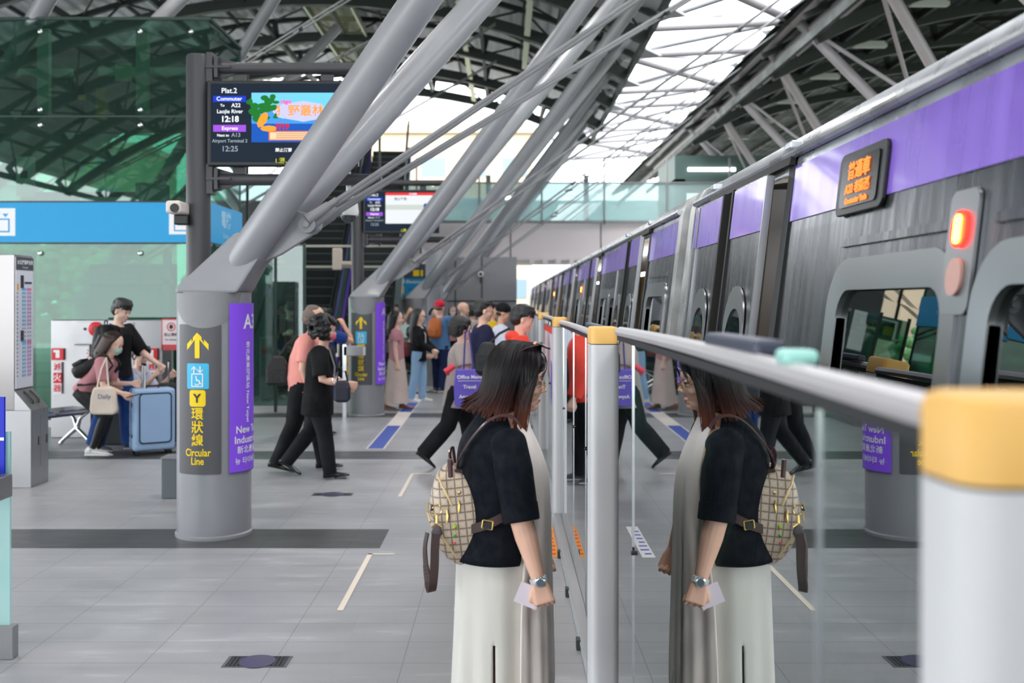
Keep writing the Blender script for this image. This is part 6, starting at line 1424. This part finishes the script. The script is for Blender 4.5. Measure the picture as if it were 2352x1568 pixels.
# ------------------------------------------------------------------ checked backpack
CK = bpy.data.materials.new('beige checked canvas'); CK.use_nodes = True; nt = CK.node_tree; N = nt.nodes; L = nt.links; b_ = N['Principled BSDF']; tc = N.new('ShaderNodeTexCoord'); sp = N.new('ShaderNodeSeparateXYZ')
mp = N.new('ShaderNodeMapping'); mp.inputs['Rotation'].default_value = (0, math.radians(6), 0); L.new(tc.outputs['Object'], mp.inputs[0]); L.new(mp.outputs[0], sp.inputs[0])
def mth(op, a, b=None):
    x = N.new('ShaderNodeMath'); x.operation = op
    for i, v in enumerate((a, b)):
        if v is None: continue
        if isinstance(v, (int, float)): x.inputs[i].default_value = v
        else: L.new(v, x.inputs[i])
    return x.outputs[0]
S_ = .0285; fr = [mth('ABSOLUTE', mth('SUBTRACT', mth('FRACT', mth('DIVIDE', mth('ADD', sp.outputs[i], 5.0), S_)), .5)) for i in (0, 2)]
lines = mth('MAXIMUM', *[mth('GREATER_THAN', q, .40) for q in fr]); dist = mth('SQRT', mth('ADD', mth('POWER', fr[0], 2.0), mth('POWER', fr[1], 2.0)))
dots = mth('MULTIPLY', mth('GREATER_THAN', dist, .27), mth('LESS_THAN', dist, .36)); fine = [mth('ABSOLUTE', mth('SUBTRACT', mth('FRACT', mth('DIVIDE', mth('ADD', sp.outputs[i], 5.0), S_ / 5)), .5)) for i in (0, 2)]
fl = mth('MAXIMUM', *[mth('GREATER_THAN', q, .34) for q in fine]); v = mth('ADD', mth('ADD', mth('MULTIPLY', lines, .8), mth('MULTIPLY', dots, .22)), mth('MULTIPLY', fl, .14)); v.node.use_clamp = True
mx = N.new('ShaderNodeMix'); mx.data_type = 'RGBA'; L.new(v, mx.inputs[0]); mx.inputs[6].default_value = lin((206, 190, 170)); mx.inputs[7].default_value = lin((112, 90, 80)); L.new(mx.outputs[2], b_.inputs['Base Color']); b_.inputs['Roughness'].default_value = .5
bk = thing('backpack', 'beige checked designer backpack with dark brown straps, on the woman at the barrier', 'backpack', (0, 3.80, 0))
m = MB(); rg = []
for z, xb, xf, w_ in ((.762, -.165, -.10, .075), (.770, -.195, -.065, .11), (.79, -.222, -.045, .138), (.83, -.252, -.03, .155), (.88, -.274, -.025, .165), (.94, -.284, -.032, .168), (1.0, -.281, -.055, .160), (1.05, -.272, -.08, .148), (1.09, -.256, -.11, .125), (1.113, -.236, -.14, .095), (1.122, -.215, -.16, .06)):
    xb += .0; cx = (xb + xf) / 2; a = (xf - xb) / 2; rg.append([(cx + a * math.copysign(abs(math.cos(q)) ** .7, math.cos(q)), w_ * math.copysign(abs(math.sin(q)) ** .6, math.sin(q)), z) for q in [2 * math.pi * k / 28 for k in range(28)]])
m.loft(rg); m.build('pack_body', CK, bk, sub=2)
BRN = mat('dark brown webbing', (58, 38, 36), .6); LTH = mat('brown glazed leather', (92, 66, 68), .3, coat=.3); GOLD = mat('pale gold hardware', (214, 180, 110), .25, .9); GZ = mat('gold zip tape', (200, 176, 130), .4, .3)
Y = -.125
def zipl(pts): MB().path(pts, .0045, n=6).build('zip', GZ, bk, smooth=True)
zipl([(-.245, -.118, 1.10), (-.228, -.145, 1.07), (-.205, -.161, 1.03), (-.19, -.166, 1.0)]); zipl([(-.235, -.173, .90), (-.205, -.173, .86), (-.175, -.168, .815)]); zipl([(-.283, -.103, 1.0), (-.282, -.1, .96), (-.268, -.163, .94)])
MB().path([(-.262, -.163, 1.0), (-.262, -.178, .985)], .006, n=6).build('ring_tab', BLACK, bk)
MB().path([(-.243 + .017 * math.cos(a), -.175, .985 + .019 * math.sin(a)) for a in [k * .45 for k in range(15)]], .003, n=6).build('snap_ring', GOLD, bk, smooth=True)
MB().path([(-.243, -.177, .968), (-.243, -.179, .94)], [.005, .007], n=8).path([(-.26, -.178, .925), (-.243, -.179, .938), (-.226, -.178, .925)], .004, n=6).build('snap_hook', GOLD, bk, smooth=True)
MB().path([(-.243, -.180, .932), (-.243, -.182, .905), (-.244, -.182, .90)], [.012, .021, .018], n=12, flat=.25, up=(0, 1, 0)).build('strap_tip', mat('charcoal leather', (70, 62, 66), .4), bk, smooth=True)
def web(pts, w_, mt, nm):
    q = MB(); rg = []; pts = [Vector(p) for p in pts]; n0 = len(pts)
    if n0 > 3: w_ = [(w_[min(int(i / 5), n0 - 1)][0], Vector(w_[min(int(i / 5), n0 - 1)][1]).lerp(Vector(w_[min(int(i / 5) + 1, n0 - 1)][1]), i / 5 % 1)) for i in range((n0 - 1) * 5 + 1)]; pts = [bez(pts, i / ((n0 - 1) * 5)) for i in range((n0 - 1) * 5 + 1)]
    for i, p in enumerate(pts):
        d = (pts[min(i + 1, len(pts) - 1)] - pts[max(0, i - 1)]).normalized(); wv = Vector(w_[i][1]).normalized(); nv = d.cross(wv).normalized() * .0022; wv = wv * w_[i][0]
        rg.append([p + wv + nv, p - wv + nv, p - wv - nv, p + wv - nv])
    q.loft(rg); return q.build(nm, mt, bk, smooth=False)
web([(-.246, -.182, .91), (-.25, -.183, .85), (-.252, -.183, .78), (-.258, -.181, .715), (-.266, -.163, .692), (-.278, -.133, .72), (-.288, -.118, .78), (-.291, -.113, .84), (-.283, -.111, .89)], [(.0155, (1, 0, 0))] * 3 + [(.0155, (1, .2, .15)), (.0155, (1, .5, .1)), (.0150, (.9, -.5, .1)), (.013, (.6, -.7, 0)), (.012, (.5, -.8, 0)), (.012, (.5, -.8, 0))], BRN, 'long_strap')
MB().path([(-.198, -.163, 1.165), (-.196, -.153, 1.10)], .01, n=6).build('strap_root', LTH, bk)
web([(-.192, -.02, 1.105), (-.205, -.02, 1.15), (-.205, .0, 1.175), (-.198, .03, 1.18), (-.188, .04, 1.105)], [(.012, (.3, 1, 0))] * 5, LTH, 'top_handle')
# shoulder straps over the near and far shoulders
for sg in (-1, 1):
    web([(-.155, sg * .06, 1.115), (-.175, sg * .10, 1.13), (-.155, sg * .128, 1.185), (-.115, sg * .135, 1.245), (-.06, sg * .125, 1.30), (-.01, sg * .115, 1.317), (.035, sg * .11, 1.305), (.06, sg * .108, 1.27)], [(.013, (.25, 1, .0))] * 2 + [(.012, (.3, 1, .5))] * 2 + [(.012, (.1, 1, .2))] * 4, LTH, 'shoulder_strap')
    web([(-.12, sg * .165, .915), (-.06, sg * .198, .94), (-.01, sg * .2, .965), (.03, sg * .185, .99)], [(.017, (0, .1, 1))] * 4, BRN, 'lower_strap')
MB().box(-.185, -.125, -.07, -.1, 1.06, 1.12).build('strap_anchor', BRN, bk, bevel=.006)
q = MB()
for a, b2_ in (((-.078, -.198, .955), (-.042, -.205, .950)), ((-.042, -.205, .950), (-.046, -.205, .922)), ((-.046, -.205, .922), (-.082, -.198, .928)), ((-.082, -.198, .928), (-.078, -.198, .955))): q.tube(a, b2_, .003, n=6)
q.build('buckle', GOLD, bk, smooth=True); MB().box(-.077, -.048, -.208, -.198, .925, .949).build('buckle_pad', BLACK, bk)
for x, z in ((-.207, .985), (-.165, 1.02)): MB().path([(x, -.165, z), (x + .002, -.170, z - .02), (x - .001, -.172, z - .045)], [.003, .006, .004], n=8).build('zip_pull', GOLD, bk, smooth=True)
MB().ell((-.165, -.155, 1.045), (.007, .004, .007)).build('metal_stud', GOLD, bk, smooth=True)
MB().path([(-.18, -.172, .965), (-.18, -.176, .87)], .001, n=5).build('charm_cord', GOLD, bk)
for z, c, r_ in ((.925, (150, 190, 30), .008), (.893, (30, 160, 70), .006), (.868, (220, 70, 80), .005)): MB().ell((-.18, -.176, z), (r_, r_, r_)).build('charm_bead', mat('bead %d' % c[0], c, .2), bk, smooth=True)
